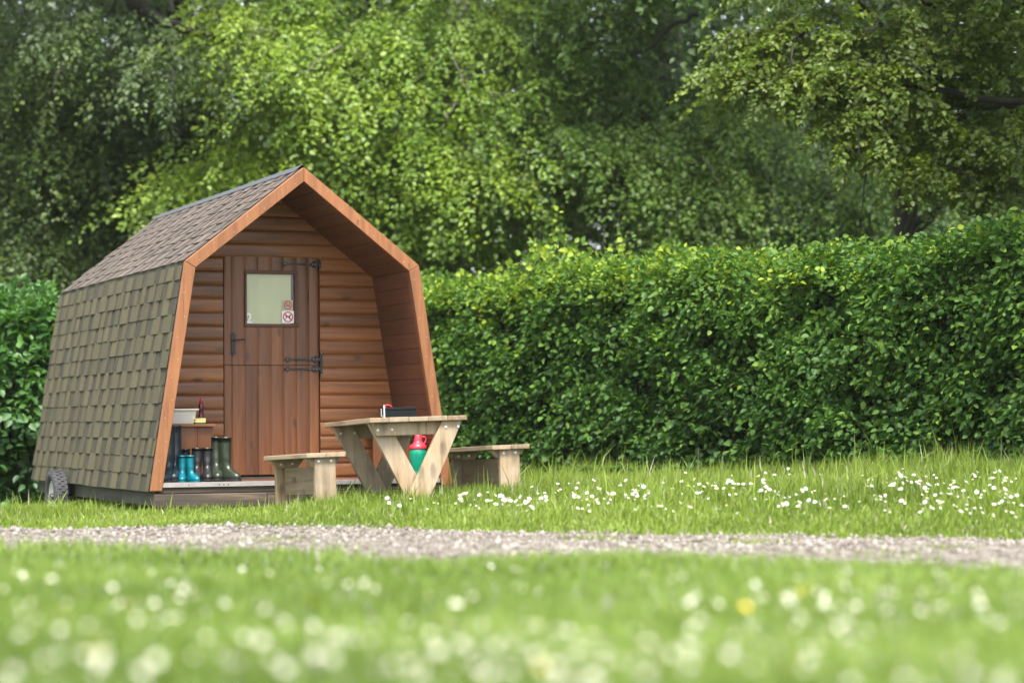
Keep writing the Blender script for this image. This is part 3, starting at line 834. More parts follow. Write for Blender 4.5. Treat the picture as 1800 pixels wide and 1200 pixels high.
t.lathe([(.0145, .168), (.0145, .186), (.011, .192), (.008, .204), (.006, .206)], n=16, rnd=.5); t.build('cap', M['cap'], bt)
sp = thing('sponge', 'yellow sponge with green scourer in front of the soap bottle', 'sponge'); place(sp, 352, .60, SHZ, R(3))
t = MB(); t.loft([rr_ring(.042, .03, .010, .008), rr_ring(.046, .033, .014, .01), rr_ring(.044, .031, .026, .01), rr_ring(.047, .034, .040, .01), rr_ring(.044, .031, .044, .01)], True, True, .5); t.build('foam', M['sponge'], sp)
t = MB(); t.box(-.041, .041, -.029, .029, 0, .010); t.build('scourer', M['scourer'], sp, .002)

# insulated jug standing on the deck behind the table
jg = thing('drink_jug', 'green insulated drink jug with red screw lid seen through the table legs', 'jug'); place(jg, 736, .18, .1905)
t = MB(); t.smooth = True
t.lathe([(.066, 0), (.071, .006), (.073, .05), (.071, .055), (.073, .06), (.073, .19), (.072, .205), (.064, .228), (.062, .234)], n=28, rnd=.5); t.build('jug_body', M['jug'], jg)
t = MB(); t.smooth = True
t.lathe([(.067, .232), (.069, .236), (.069, .252), (.064, .262), (.050, .278), (.036, .288), (.032, .300), (.032, .338), (.027, .347), (.02, .349)], n=28, rnd=.5)
ld = t.build('lid', M['lid'], jg)
t = MB(); t.tube([(-.05, 0, .276), (-.052, 0, .31), (-.034, 0, .345), (-.01, 0, .352)], [.010, .010, .010, .008], 8); t.build('spout', M['box'], ld)
t = MB(); t.tube([(.03, -.012, .33), (.052, -.018, .332), (.060, -.02, .312), (.056, -.02, .290), (.042, -.018, .276)], .0055, 8); t.build('loop_handle', M['lid'], ld)

# ------------------------------------------------------------------ picnic table and benches
def bolt(mb, x, y, z, r=.011):
    """round bolt head facing -y"""
    n = 12; rings = [[(x + q * math.cos(2 * PI * k / n), y + dy, z + q * math.sin(2 * PI * k / n)) for k in range(n)] for q, dy in ((r, 0), (r, -.003), (r * .6, -.006))]
    mb.loft(rings, False, True, .5)

def bolts(parent, pts):
    b = MB(); bolt(b, 0, 0, 0)
    repeat(b, 'bolt', M['bolt'], parent, pts)
TW, TL, THT = .762, 1.10, .70
# local frame: x across, y along (away), origin on the ground under the middle
near_l = Vector((-1.009, 17.0)); Wd = Vector((.925, .38)); Dd = Vector((-.38, .925))
tc = near_l + Wd * TW / 2 + Dd * TL / 2
TILT = (R(-1.8), R(-1.75), TH)
table = thing('picnic_table', 'weathered pale wooden picnic table with V shaped legs in front of the porch', 'table', (tc.x, tc.y, -.03), TILT)
hw, hl = TW / 2, TL / 2
for i in range(5):
    b = MB(); x0 = -hw + i * TW / 5 + .0015; x1 = -hw + (i + 1) * TW / 5 - .0015
    dy = random.uniform(-.004, .004)
    b.box(x0, x1, -hl + dy, hl + dy, THT - .036, THT + random.uniform(-.0015, .0015)); b.build('tabletop_board', M['pale'], table, .004)
def vleg(sx, y0, y1):
    """board from the outer top corner down to the middle"""
    b = MB(); wd = .158; zt = THT - .0365; zb = -.03
    xt1, xb0 = hw - .028, -.165
    poly = [(xt1 - wd, zt), (xt1, zt), (xb0 + wd + .02, zb), (xb0, zb)]
    b.prism([(sx * x, z_) for x, z_ in poly], y0, y1); return b.build('leg', M['pale_leg'], table, .004)
e = .042
for sgn in (-1, 1):                       # near end, far end (mirrored)
    yo = sgn * (hl - .03)
    a0, a1 = sorted((yo, yo - sgn * e)); b0, b1 = sorted((yo - sgn * (e + .001), yo - sgn * (2 * e + .001))); c0, c1 = sorted((yo - sgn * (2 * e + .002), yo - sgn * (3 * e + .002)))
    rl = vleg(1, a0, a1)
    cb = MB(); cb.prism([(-hw + .045, THT - .037), (hw - .045, THT - .037), (hw - .075, THT - .132), (-hw + .075, THT - .132)], b0, b1); cbo = cb.build('crossbeam', M['log'] if False else M['pale_leg'], table, .003)
    ll = vleg(-1, c0, c1)
    if sgn < 0:
        bolts(rl, [(hw - .16, a0, THT - .085), (hw - .062, a0, THT - .083)]); bolts(cbo, [(-hw + .085, b0, THT - .09), (-hw + .195, b0, THT - .088)])
    else:
        bolts(ll, [(-hw + .085, c0, THT - .09), (-hw + .195, c0, THT - .088)])
def bench(xoff, z, label):
    c = tc + Wd * xoff
    o = thing('picnic_bench', label, 'bench', (c.x, c.y, z), TILT, 'benches beside the picnic table'); H = .455; w = .151; L = 1.10
    for i in (-1, 1):
        b = MB(); b.box(min(0, i * w) + .0015, max(0, i * w) - .0015, -L / 2 + random.uniform(-.004, .004), L / 2, H - .034, H + random.uniform(-.001, .001)); b.build('seat_board', M['pale'], o, .004)
    for s in (-1, 1):
        yo = s * (L / 2 - .03); a0, a1 = sorted((yo, yo - s * .045)); b0, b1 = sorted((yo - s * .046, yo - s * .090))
        b = MB(); b.box(-.079, .079, a0, a1, -.04, H - .0345); lo_ = b.build('leg', M['pale_leg'], o, .005)
        b = MB(); b.prism([(-.138, H - .035), (.138, H - .035), (.085, H - .095), (-.085, H - .095)], b0, b1); co = b.build('cleat', M['pale_leg'], o, .003)
        if s < 0: bolts(lo_, [(-.050, a0, H - .062), (.046, a0, H - .06)])
        else: bolts(co, [(-.048, b0, H - .066), (.04, b0, H - .066)])
    b = MB(); b.box(-.0225, .0225, -L / 2 + .121, L / 2 - .121, H - .30, H - .097); b.build('stretcher', M['pale'], o, .003)
bench(-(hw + .19 + .151), -.047, 'pale wooden bench on the door side of the picnic table')
bench(hw + .19 + .151, .006, 'pale wooden bench on the hedge side of the picnic table')

# black case on the table
TM = Matrix.Translation((tc.x, tc.y, -.03)) @ Matrix.Rotation(TH, 4, 'Z') @ Matrix.Rotation(TILT[1], 4, 'Y') @ Matrix.Rotation(TILT[0], 4, 'X')
cs = thing('storage_case', 'black metal case with latch and red strap on the picnic table', 'case'); cs.location = TM @ Vector((.15, .33, THT + .0015)); cs.rotation_euler = (TILT[0], TILT[1], TH - R(6)); cs.scale = (.88, .88, .88)
t = MB(); t.box(-.145, .145, -.09, .09, 0, .078); t.build('case_body', M['box'], cs, .006)
t = MB(); t.box(-.148, .148, -.093, .093, .0785, .108); t.build('lid', M['box'], cs, .008)
t = MB(); t.box(-.156, -.149, -.03, .0, .03, .10); t.box(-.152, -.149, -.075, -.055, .02, .04); t.box(-.150, -.138, -.098, -.091, .015, .13); t.build('latch', M['bolt'], cs, .001)
t = MB(); t.tube([(-.125, -.05, .108), (-.12, -.05, .128), (-.095, -.048, .131), (-.075, -.045, .122), (-.06, -.04, .108)], .006, 8); t.build('strap', M['lid'], cs)

# ------------------------------------------------------------------ hedge
HA = np.array([-2.6, 26.8]); HBp = np.array([5.9, 15.72])     # foot of the face seen
HDIR = (HBp - HA) / np.linalg.norm(HBp - HA); HNO = np.array([HDIR[1], -HDIR[0]]); 
if HNO[1] > 0: HNO = -HNO
HLEN = float(np.linalg.norm(HBp - HA))
def hnoise(a, b, s=1.0):
    return (np.sin(a * 2.1 * s + 1.3 * np.sin(b * 1.7 * s)) * .5 + np.sin(b * 3.1 * s + a * 1.3 * s + .7) * .35 + np.sin(a * 5.3 * s - b * 4.1 * s + 2.1) * .25 + np.sin(a * 9.7 * s + b * 8.3 * s) * .15)
def hedge_top(a): return 2.02 + .05 * np.sin(a * 1.3) + .035 * np.sin(a * 3.7 + 1) + .03 * np.sin(a * 9) + .03 * np.sin(a * 5.9 + 2)
hedge = thing('hedge', 'tall clipped green beech hedge with a sunlit top to the right of the cabin', 'hedge', (float((HA + HBp)[0] / 2), float((HA + HBp)[1] / 2), 0))
HOFF = np.array(hedge.location)
parts = []
n = 11500                                     # shoots on the face
a = RNG.uniform(.5, HLEN, n); zz = RNG.uniform(0.0, 1.0, n) ** .95
gz = lambda p: ground_z(p[:, 0], p[:, 1])
xy = HA + HDIR * a[:, None]; top = hedge_top(a); b0 = gz(xy)
Z = b0 + zz * (top - b0)
dep = np.abs(RNG.normal(0, .10, n)) + .08 * hnoise(a, Z, 1.2) + .30 * sstep(.2, .6, hnoise(a * 1.1, Z * 1.5, 1.9)) + .12 * sstep(.1, .6, hnoise(a * 2.3 + 4, Z * 3.1, 1.7)) + .10 * (1 - zz) * 0 + .12 * sstep(.86, 1, zz) ** 2
O = np.concatenate([xy - HNO * dep[:, None], Z[:, None]], 1)
no3 = np.array([HNO[0], HNO[1], 0])
D = no3 * .7 + RNG.normal(0, .45, (n, 3)); D[:, 2] += -.30 + .5 * zz
U = no3 * .75 + np.array([0, 0, .75]) + RNG.normal(0, .2, (n, 3))
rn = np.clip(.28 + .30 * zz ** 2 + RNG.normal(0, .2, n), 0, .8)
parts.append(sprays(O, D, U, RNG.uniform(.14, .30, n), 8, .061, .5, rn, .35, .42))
n = 5600                                     # top surface, young growth
a = RNG.uniform(.5, HLEN, n); q = RNG.uniform(-.02, 1.0, n); xy = HA + HDIR * a[:, None] - HNO * q[:, None]
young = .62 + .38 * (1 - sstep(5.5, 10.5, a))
Z = hedge_top(a) - np.abs(RNG.normal(0, .05, n)) - .10 * (1 - sstep(0, .16, q))
O = np.concatenate([xy, Z[:, None]], 1); D = RNG.normal(0, .5, (n, 3)) + no3 * .35; D[:, 2] = np.abs(D[:, 2]) * .8 + .35
U = np.array([0, 0, 1]) + no3 * .35 + RNG.normal(0, .3, (n, 3))
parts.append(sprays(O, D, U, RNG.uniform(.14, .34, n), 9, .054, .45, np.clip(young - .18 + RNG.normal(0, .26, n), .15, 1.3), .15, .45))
# long shoots above the top, most of them at one place
sh_a = np.concatenate([RNG.normal(4.45, .40, 60), RNG.uniform(2.5, HLEN, 260)]); m_ = len(sh_a)
hts = np.concatenate([RNG.uniform(.20, .55, 60) * np.linspace(1.15, .6, 60), RNG.uniform(.04, .2, 260)])
q = RNG.uniform(0.05, .5, m_); xy = HA + HDIR * sh_a[:, None] - HNO * q[:, None]
O = np.concatenate([xy, (hedge_top(sh_a) - .08)[:, None]], 1)
D = np.stack([RNG.normal(.25, .35, m_), RNG.normal(-.1, .3, m_), np.full(m_, 1.0)], 1)
parts.append(sprays(O, D, np.array([0, -.8, .6]) + RNG.normal(0, .3, (m_, 3)), hts * 1.3 + .1, 13, .062, .16, RNG.uniform(.7, 1.2, m_), .06, .4))
twig_pts = (O.copy(), D.copy(), hts)
aa = np.array([3.95, 4.05, 4.2, 4.3, 4.38, 4.5, 4.6, 4.75, 4.9, 5.3, 3.7, 6.2]); m_ = len(aa)
xy = HA + HDIR * aa[:, None] - HNO * RNG.uniform(.04, .3, m_)[:, None]
O = np.concatenate([xy, (hedge_top(aa) - .1)[:, None]], 1); Ls_ = np.array([.45, .5, .75, .85, .9, .85, .7, .65, .5, .35, .35, .3])
D = np.stack([RNG.uniform(.1, .75, m_), RNG.normal(-.15, .15, m_), np.full(m_, 1.0)], 1)
parts.append(sprays(O, D, np.array([0, -.8, .6]) + RNG.normal(0, .3, (m_, 3)), Ls_, 20, .078, .12, RNG.uniform(.8, 1.2, m_), .28, .4))
twig_pts = tuple(np.concatenate([u, v]) for u, v in zip(twig_pts, (O, D, (Ls_ - .1) / 1.3)))
for p in parts: p[0] = p[0] - HOFF
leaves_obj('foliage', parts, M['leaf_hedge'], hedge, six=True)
tw = MB()
for o_, d_, h_ in zip(*twig_pts):
    d_ = d_ / np.linalg.norm(d_); p0 = o_ - HOFF; L = h_ * 1.3 + .1
    tw.tube([p0 - d_ * .15, p0 + d_ * L * .5, p0 + d_ * L - np.array([0, 0, .06 * L])], [.003, .0025, .0015], 4)
for i in range(700):
    a_ = random.uniform(.5, HLEN); z_ = random.uniform(.1, 1.9); p = HA + HDIR * a_ - HNO * random.uniform(.10, .45); p0 = Vector((p[0], p[1], z_)) - Vector(HOFF)
    d_ = Vector((HNO[0] * .5 + random.gauss(0, .5), HNO[1] * .5 + random.gauss(0, .5), random.gauss(.3, .6))).normalized()
    tw.tube([p0, p0 + d_ * .18 + Vector((0, 0, .02)), p0 + d_ * .36], [.005, .004, .002], 4)
for i in range(46):
    a_ = .6 + i * .3 + random.uniform(-.1, .1); p = HA + HDIR * a_ - HNO * random.uniform(.35, .55); p0 = Vector((p[0], p[1], -.1)) - Vector(HOFF)
    tw.tube([p0, p0 + Vector((random.gauss(0, .05), random.gauss(0, .05), .8)), p0 + Vector((random.gauss(0, .1), random.gauss(0, .1), 1.8))], [.022, .016, .008], 6)
tw.build('twigs', M['bark'], hedge)
# added dark slab inside the hedge, stops see-through and light leaks
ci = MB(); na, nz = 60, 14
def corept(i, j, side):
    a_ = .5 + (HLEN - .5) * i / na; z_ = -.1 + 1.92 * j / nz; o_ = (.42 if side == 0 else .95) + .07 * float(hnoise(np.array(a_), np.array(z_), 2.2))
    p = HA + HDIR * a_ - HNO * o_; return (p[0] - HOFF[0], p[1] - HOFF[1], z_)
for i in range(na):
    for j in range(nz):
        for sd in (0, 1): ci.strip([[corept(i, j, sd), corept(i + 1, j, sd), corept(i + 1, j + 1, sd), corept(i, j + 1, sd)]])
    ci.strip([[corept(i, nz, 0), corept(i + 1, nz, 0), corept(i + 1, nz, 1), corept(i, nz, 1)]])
ci.build('dark_core', M['core'], hedge)

# ------------------------------------------------------------------ shrub left of the cabin
def ball_shrub(name, label, cat, c, rx, ry, rz, n, leaf, mat, bright_top=True):
    o = thing(name, label, cat, (c[0], c[1], float(ground_z(c[0], c[1]))))
    u = unit(RNG.normal(0, 1, (n, 3))); u[:, 2] = np.where(u[:, 2] < -.2, -u[:, 2], u[:, 2])
    rad = RNG.uniform(.55, 1.0, n) ** .5 * (1 + .12 * hnoise(u[:, 0] * 3, u[:, 2] * 3 + u[:, 1]))
    O = u * rad[:, None] * np.array([rx, ry, rz]) + np.array([0, 0, rz * .92])
    O[:, 2] = np.where(RNG.uniform(0, 1, n) < .35, RNG.uniform(.05, rz, n), np.abs(O[:, 2]))
    D = u + RNG.normal(0, .4, (n, 3)); D[:, 2] -= .1
    U = u * .6 + np.array([0, -.3, .9]) + RNG.normal(0, .25, (n, 3))
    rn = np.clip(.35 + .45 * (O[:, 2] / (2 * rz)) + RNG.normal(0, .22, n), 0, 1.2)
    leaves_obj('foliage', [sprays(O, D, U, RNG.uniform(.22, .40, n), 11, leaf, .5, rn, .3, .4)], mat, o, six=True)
    t = MB()
    for i in range(12):
        d = Vector((random.gauss(0, .45), random.gauss(0, .45), 1)).normalized()
        t.tube([(random.gauss(0, .15), random.gauss(0, .15), -.1), d * rz * .8, d * rz * 1.5 + Vector((random.gauss(0, .2), 0, 0))], [.03, .02, .008], 6)
    t.build('stem', M['bark'], o); return o
ball_shrub('elder_shrub', 'leafy green elder shrub with a bright top at the left edge beside the cabin', 'shrub', (-5.45, 24.3), 1.25, 1.1, 1.18, 3400, .095, M['leaf_shrub'])
ball_shrub('elder_shrub', 'low dark shrub behind the shingled rear of the cabin', 'shrub', (-4.3, 26.6), 1.1, 1.0, .85, 1500, .09, M['leaf_shrub'])

# fern at the hedge foot
fn = thing('fern', 'green fern at the foot of the hedge beyond the right bench', 'fern'); p = HA + HDIR * 6.05 + HNO * .20
fc = at(985, 830, 22.0); fn.location = (p[0], p[1], float(ground_z(p[0], p[1])))
parts = []
for i in range(11):
    ang = R(200 + 14 * i + random.uniform(-6, 6)); L = random.uniform(.40, .60); k = np.arange(26); s = (k + 1) / 27
    base = np.stack([math.cos(ang) * L * s * .8, math.sin(ang) * L * s * .8, L * (s * 1.15 - .75 * s ** 2)], 1)
    for sd in (-1, 1):
        side = np.array([-math.sin(ang), math.cos(ang), 0]) * sd
        A = side * 1.0 + np.array([math.cos(ang), math.sin(ang), 0]) * .35 + RNG.normal(0, .06, (26, 3)); A[:, 2] -= .15
        ln = .11 * np.sin(np.clip(s * 1.05, 0, 1) * PI) ** .7 * (1.1 - .5 * s) + .012
        parts.append([base, A, np.tile([0, 0, 1.0], (26, 1)) + RNG.normal(0, .1, (26, 3)), ln, ln * .16, np.full(26, .3 + .5 * random.random())])
leaves_obj('frond', parts, M['leaf_fern'], fn, six=False)

# ------------------------------------------------------------------ trees
def tree(name, label, base, trunk_pts, limbs, boughs, leafmat, barkmat, group=None, six=False):
    """limbs: list of (points, radii); boughs: list of leaf part lists"""
    o = thing(name, label, 'tree', (base[0], base[1], float(ground_z(base[0], base[1]))), group=group)
    off = np.array(o.location)
    t = MB(); t.smooth = True
    t.tube([np.array(p) - off for p in trunk_pts[0]], trunk_pts[1], 12, wob=.06); t.build('trunk', barkmat, o)
    if limbs:
        subs = []
        for p in boughs:                         # thin side branches through each mass of leaves
            c = p[0].mean(0); sd_ = p[0].std(0); n_ = max(2, len(p[0]) // 900)
            for i in range(n_):
                a_ = c + RNG.normal(0, .5, 3) * sd_ + np.array([0, .1, .15]); b_ = c + RNG.normal(0, 1.25, 3) * sd_ + np.array([0, -.25, -.15])
                m2 = (a_ + b_) / 2 + np.array([0, 0, .14]) + RNG.normal(0, .06, 3)
                subs.append(([a_, m2, b_], [RNG.uniform(.012, .022), .010, .004]))
        limbs = limbs + subs
        t = MB(); t.smooth = True
        for pts, rad in limbs:
            pts = [np.array(p) - off for p in pts]
            # refine with a slight wander
            out, rr = [], []
            for i in range(len(pts) - 1):
                m_ = 4
                for k in range(m_):
                    u = k / m_; out.append(pts[i] * (1 - u) + pts[i + 1] * u + RNG.normal(0, .018, 3) * (k > 0)); rr.append(rad[i] * (1 - u) + rad[i + 1] * u)
            out.append(pts[-1]); rr.append(rad[-1]); t.tube(out, rr, 7, wob=.08)
        t.build('limbs', barkmat, o)
    for p in boughs: p[0] = p[0] - off
    leaves_obj('crown', boughs, leafmat, o, six=six)
    return o
def limb_to(base, z, tgt, r0=.07, r1=.012, sag=.15):
    b = np.array([base[0], base[1], z]); t = np.array(tgt); m = b * .5 + t * .5; m[2] += sag
    return ([b, m, t], [r0, (r0 + r1) * .5, r1])

# bright beech behind the roof
B = (-.9, 33.5)
bs = []; lb = []
spec = [ # px, py, Y, rx, rz, ry, n, lat, rnd leaf tone (lit sprays coloured lighter)
 (360, 318, 29.2, .55, .28, .4, 60, -.9, (.55, 1)), (440, 285, 29.4, .6, .35, .5, 90, -.8, (.55, 1)), (510, 235, 29.6, .6, .35, .5, 90, -.7, (.5, 1)), (590, 190, 29.8, .6, .4, .5, 90, -.5, (.45, 1)),
 (415, 30, 29.0, .35, .5, .4, 60, -.6, (.55, 1)), (470, 85, 29.0, .4, .35, .4, 60, -.4, (.6, 1)), (530, 135, 29.0, .35, .3, .35, 50, -.2, (.6, 1)),
 (560, 30, 30.2, .8, .6, .7, 130, -.3, (.2, .9)), (680, 70, 30.0, .8, .6, .7, 130, -.1, (.3, 1)), (800, 40, 30.0, .8, .6, .7, 120, .2, (.2, .9)), (700, 180, 29.8, .8, .5, .7, 130, 0, (.3, 1)),
 (640, 270, 30.0, .8, .5, .7, 120, -.2, (.3, .95)), (760, 260, 29.7, .8, .5, .7, 130, .1, (.3, .95)), (850, 170, 30.0, .7, .6, .7, 110, .3, (.2, .9)), (700, 340, 30.0, .9, .45, .7, 110, 0, (.2, .85)),
 (780, 300, 30.0, .6, .4, .6, 90, .3, (.2, .85)), (880, 290, 29.6, .5, .5, .5, 80, .5, (.3, .95)), 
 (600, 350, 30.8, .9, .5, .6, 90, -.2, (.1, .7)), (560, -120, 30.4, 1.1, .8, .9, 150, -.2, (.2, .9)), (760, -140, 30.2, 1.2, .8, .9, 150, .1, (.2, .9)), (660, -280, 30.8, 1.3, .8, 1.1, 130, 0, (.2, .9)), (920, -60, 30.5, .9, .8, .9, 120, .4, (.2, .8)),
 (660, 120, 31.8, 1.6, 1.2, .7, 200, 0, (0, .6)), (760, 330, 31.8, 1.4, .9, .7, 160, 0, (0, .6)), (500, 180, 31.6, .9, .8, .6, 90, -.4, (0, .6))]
for (px, py, Y, rx, rz, ry, n_, lat, rd) in spec:
    bs.append(bough(px, py, Y, rx, rz, ry, n_, lat, leaf=.072, Ls=.95, nl=54, rnd=rd)); lb.append(limb_to(B, max(1.5, at(px, py, Y)[2] - 1.2), at(px, py, Y + .2), .06, .01))
lb.append(([at(560, 175, 29.3), at(520, 205, 29.1), at(497, 240, 28.9), at(487, 285, 28.8)], [.035, .032, .028, .012]))
tree('beech_tree', 'bright yellow green beech tree rising behind the cabin roof', B, ([(B[0], B[1], -.3), (B[0], B[1], 2), (B[0] + .1, B[1], 6), (B[0], B[1], 9.5)], [.36, .30, .24, .08]), lb, bs, M['leaf_bright'], M['bark_grey'])

# beech on the left, its shade put into a darker leaf colour
B = (-4.9, 34.5); bs = []; lb = []
spec = [(30, 60, 30.5, .8, .6, .7, 110, -.2, (.2, .9)), (110, 80, 30.0, .6, .45, .5, 80, .1, (.6, 1)), (200, 120, 31, .8, .6, .7, 110, .1, (.1, .6)), (300, 160, 31.5, .8, .6, .7, 110, .2, (.05, .5)), (60, 190, 30.6, .8, .5, .7, 110, -.1, (.2, .8)),
        (150, 240, 30.6, .8, .5, .7, 110, 0, (.2, .8)), (250, 270, 31, .8, .6, .7, 110, .2, (.1, .6)), (350, 220, 31.5, .7, .6, .7, 90, .3, (.1, .6)), (30, 280, 30.0, .7, .4, .6, 90, -.2, (.4, 1)), (100, 340, 30.6, .8, .5, .7, 110, 0, (.2, .7)),
        (220, 360, 31, .8, .5, .7, 110, .1, (.1, .6)), (310, 350, 31.4, .6, .6, .6, 80, .2, (.05, .5)), (60, 430, 30.0, .8, .4, .6, 100, -.1, (.4, .95)), (180, 440, 31, .9, .4, .6, 100, .1, (.1, .6)), (20, 500, 30.4, .7, .4, .6, 80, 0, (.3, .8)),
        (380, 60, 31.6, .7, .6, .6, 80, .3, (.1, .6)), (120, -80, 31, 1.2, .8, .9, 140, 0, (.1, .8)), (320, -90, 31.5, 1.2, .7, .9, 130, .2, (.1, .6)), (-60, 200, 31, .7, 1.6, .9, 150, -.3, (.1, .7)), (200, -260, 31.5, 1.8, .9, 1.2, 150, 0, (.1, .7)),
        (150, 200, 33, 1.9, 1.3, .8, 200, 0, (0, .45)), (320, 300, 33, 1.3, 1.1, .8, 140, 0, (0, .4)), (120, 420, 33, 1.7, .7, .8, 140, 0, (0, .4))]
for (px, py, Y, rx, rz, ry, n_, lat, rd) in spec:
    bs.append(bough(px, py, Y, rx, rz, ry, n_, lat, leaf=.070, Ls=.95, nl=54, rnd=rd, down=.65)); lb.append(limb_to(B, max(1.6, at(px, py, Y)[2] - .6), at(px, py, Y + .2), .06, .01))
for (px, py, Y, rx, rz, ry, n_) in ((20, -160, 28.8, 1.3, .8, 1.0, 50), (260, -180, 28.6, 1.0, .8, 1.0, 40), (260, -420, 28.8, 1.6, 1.0, 1.5, 65), (-120, -250, 28.8, 1.4, 1.2, 1.4, 65)):  # boughs above the view, added to shade the leaves below
    bs.append(bough(px, py, Y, rx, rz, ry, n_, 0, leaf=.10, Ls=.9, rnd=(0, .6), down=.5)); lb.append(limb_to(B, 6.5, at(px, py, Y + .2), .08, .01, .5))
lb += [([at(120, -90, 29.2), at(222, -4, 28.9), at(270, 28, 28.8), at(340, 58, 28.7), at(400, 70, 28.7), at(455, 88, 28.7)], [.11, .09, .075, .055, .032, .010]),
       ([at(222, 0, 28.9), at(262, 40, 28.9), at(290, 90, 28.9), at(345, 135, 28.9)], [.06, .045, .035, .012]),
       ([at(385, 65, 28.7), at(440, 98, 28.6), at(448, 148, 28.6)], [.025, .017, .008])]
bs.append(bough(180, 40, 28.5, .6, .35, .3, 50, 0, leaf=.072, nl=54, Ls=.8, rnd=(.2, .9), down=.6)); bs.append(bough(320, 100, 28.4, .6, .35, .3, 50, .1, leaf=.072, nl=54, Ls=.8, rnd=(.2, .9), down=.6))
tree('beech_tree', 'shaded dark green beech tree with thick dark boughs on the left of the photo', B, ([(B[0], B[1], -.3), (B[0], B[1], 3), (B[0] - .2, B[1], 6), (B[0], B[1], 9.5)], [.42, .36, .27, .1]), lb, bs, M['leaf_shaded'], M['bark'])

# mid green beech between the bright one and the oak
B = (2.1, 34.0); bs = []; lb = []
spec = [(960, 60, 30.5, .7, .6, .7, 100, 0, (.2, .8)), (1030, 130, 30.5, .7, .45, .7, 90, 0, (.2, .85)), (1080, 40, 31, .8, .6, .7, 100, .1, (.1, .6)), (940, 220, 30, .7, .45, .7, 100, -.1, (.3, .9)), (1050, 240, 29.6, .8, .35, .6, 110, .1, (.5, 1)), (1130, 270, 29.6, .6, .3, .5, 80, .2, (.5, 1)),
        (980, 275, 30.3, .7, .4, .6, 90, 0, (.2, .8)), (1190, 150, 31.3, .8, .6, .7, 100, .1, (.05, .5)), (1290, 180, 29.8, .6, .25, .5, 70, .2, (.4, .95)), (1250, 240, 30, .6, .4, .6, 80, .2, (.3, .9)),
        (1190, 290, 29.4, .5, .35, .5, 80, .1, (.5, 1)), (1240, 350, 29.2, .5, .4, .5, 90, .2, (.5, 1)), (1170, 370, 29.4, .4, .4, .4, 70, 0, (.45, 1)), (1300, 330, 29.8, .5, .4, .5, 70, .3, (.3, .9)), (1260, 410, 29.8, .6, .2, .4, 60, .1, (.3, .9)), (1390, 300, 30.8, .8, .6, .6, 90, .2, (.1, .6)), (1420, 400, 30.5, .8, .4, .6, 80, .2, (.1, .7)), (1500, 330, 30.3, .6, .5, .6, 110, .1, (.1, .6)), (1580, 280, 31, .8, .6, .7, 110, .1, (.05, .5)), (1500, 420, 31, 1.0, .4, .7, 110, .1, (.05, .5)), (1680, 380, 31, 1.0, .5, .7, 110, .1, (.05, .5)), (1560, 340, 33, 1.4, 1.0, .8, 170, .1, (0, .5)),
        (1050, -100, 31, 1.2, .7, .9, 140, 0, (.1, .7)), (1230, -60, 31.3, 1.0, .8, .9, 120, .2, (.1, .5)), (1100, -260, 31.3, 1.6, .8, 1.1, 130, 0, (.1, .7)), (1330, 60, 31.8, .8, .8, .7, 90, .2, (.05, .5)),
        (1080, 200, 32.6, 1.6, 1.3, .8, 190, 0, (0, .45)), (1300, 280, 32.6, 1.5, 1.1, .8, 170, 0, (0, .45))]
for (px, py, Y, rx, rz, ry, n_, lat, rd) in spec:
    bs.append(bough(px, py, Y, rx, rz, ry, n_, lat, leaf=.070, Ls=.95, nl=54, rnd=rd, down=.5)); lb.append(limb_to(B, max(1.6, at(px, py, Y)[2] - .9), at(px, py, Y + .2), .055, .01))
for (px, py, Y, rx, rz, ry, n_) in ((1050, -200, 28.6, 1.2, .8, 1.0, 50), (1250, -170, 28.2, 1.2, .8, 1.0, 50), (1400, -120, 28.4, 1.0, .8, 1.0, 40), (1150, -420, 28.6, 1.8, 1.0, 1.5, 70), (1400, -400, 28.8, 1.6, 1.0, 1.5, 65)):  # overhang out of view, added to shade the crown and wood behind
    bs.append(bough(px, py, Y, rx, rz, ry, n_, 0, leaf=.10, Ls=.9, rnd=(0, .6), down=.5)); lb.append(limb_to(B, 6.5, at(px, py, Y + .2), .08, .01, .5))
lb += [([at(1110, 98, 29.8), at(1150, 80, 29.7), at(1185, 42, 29.7), at(1228, 26, 29.7)], [.018, .025, .03, .03]), ([at(1375, 300, 29.6), at(1390, 350, 29.5), at(1420, 405, 29.5)], [.02, .03, .035])]
tree('beech_tree', 'mid green beech tree with drooping sprays above the middle of the hedge', B, ([(B[0], B[1], -.3), (B[0], B[1], 3), (B[0] + .2, B[1], 6), (B[0], B[1], 9.5)], [.34, .29, .22, .08]), lb, bs, M['leaf_mid'], M['bark'])

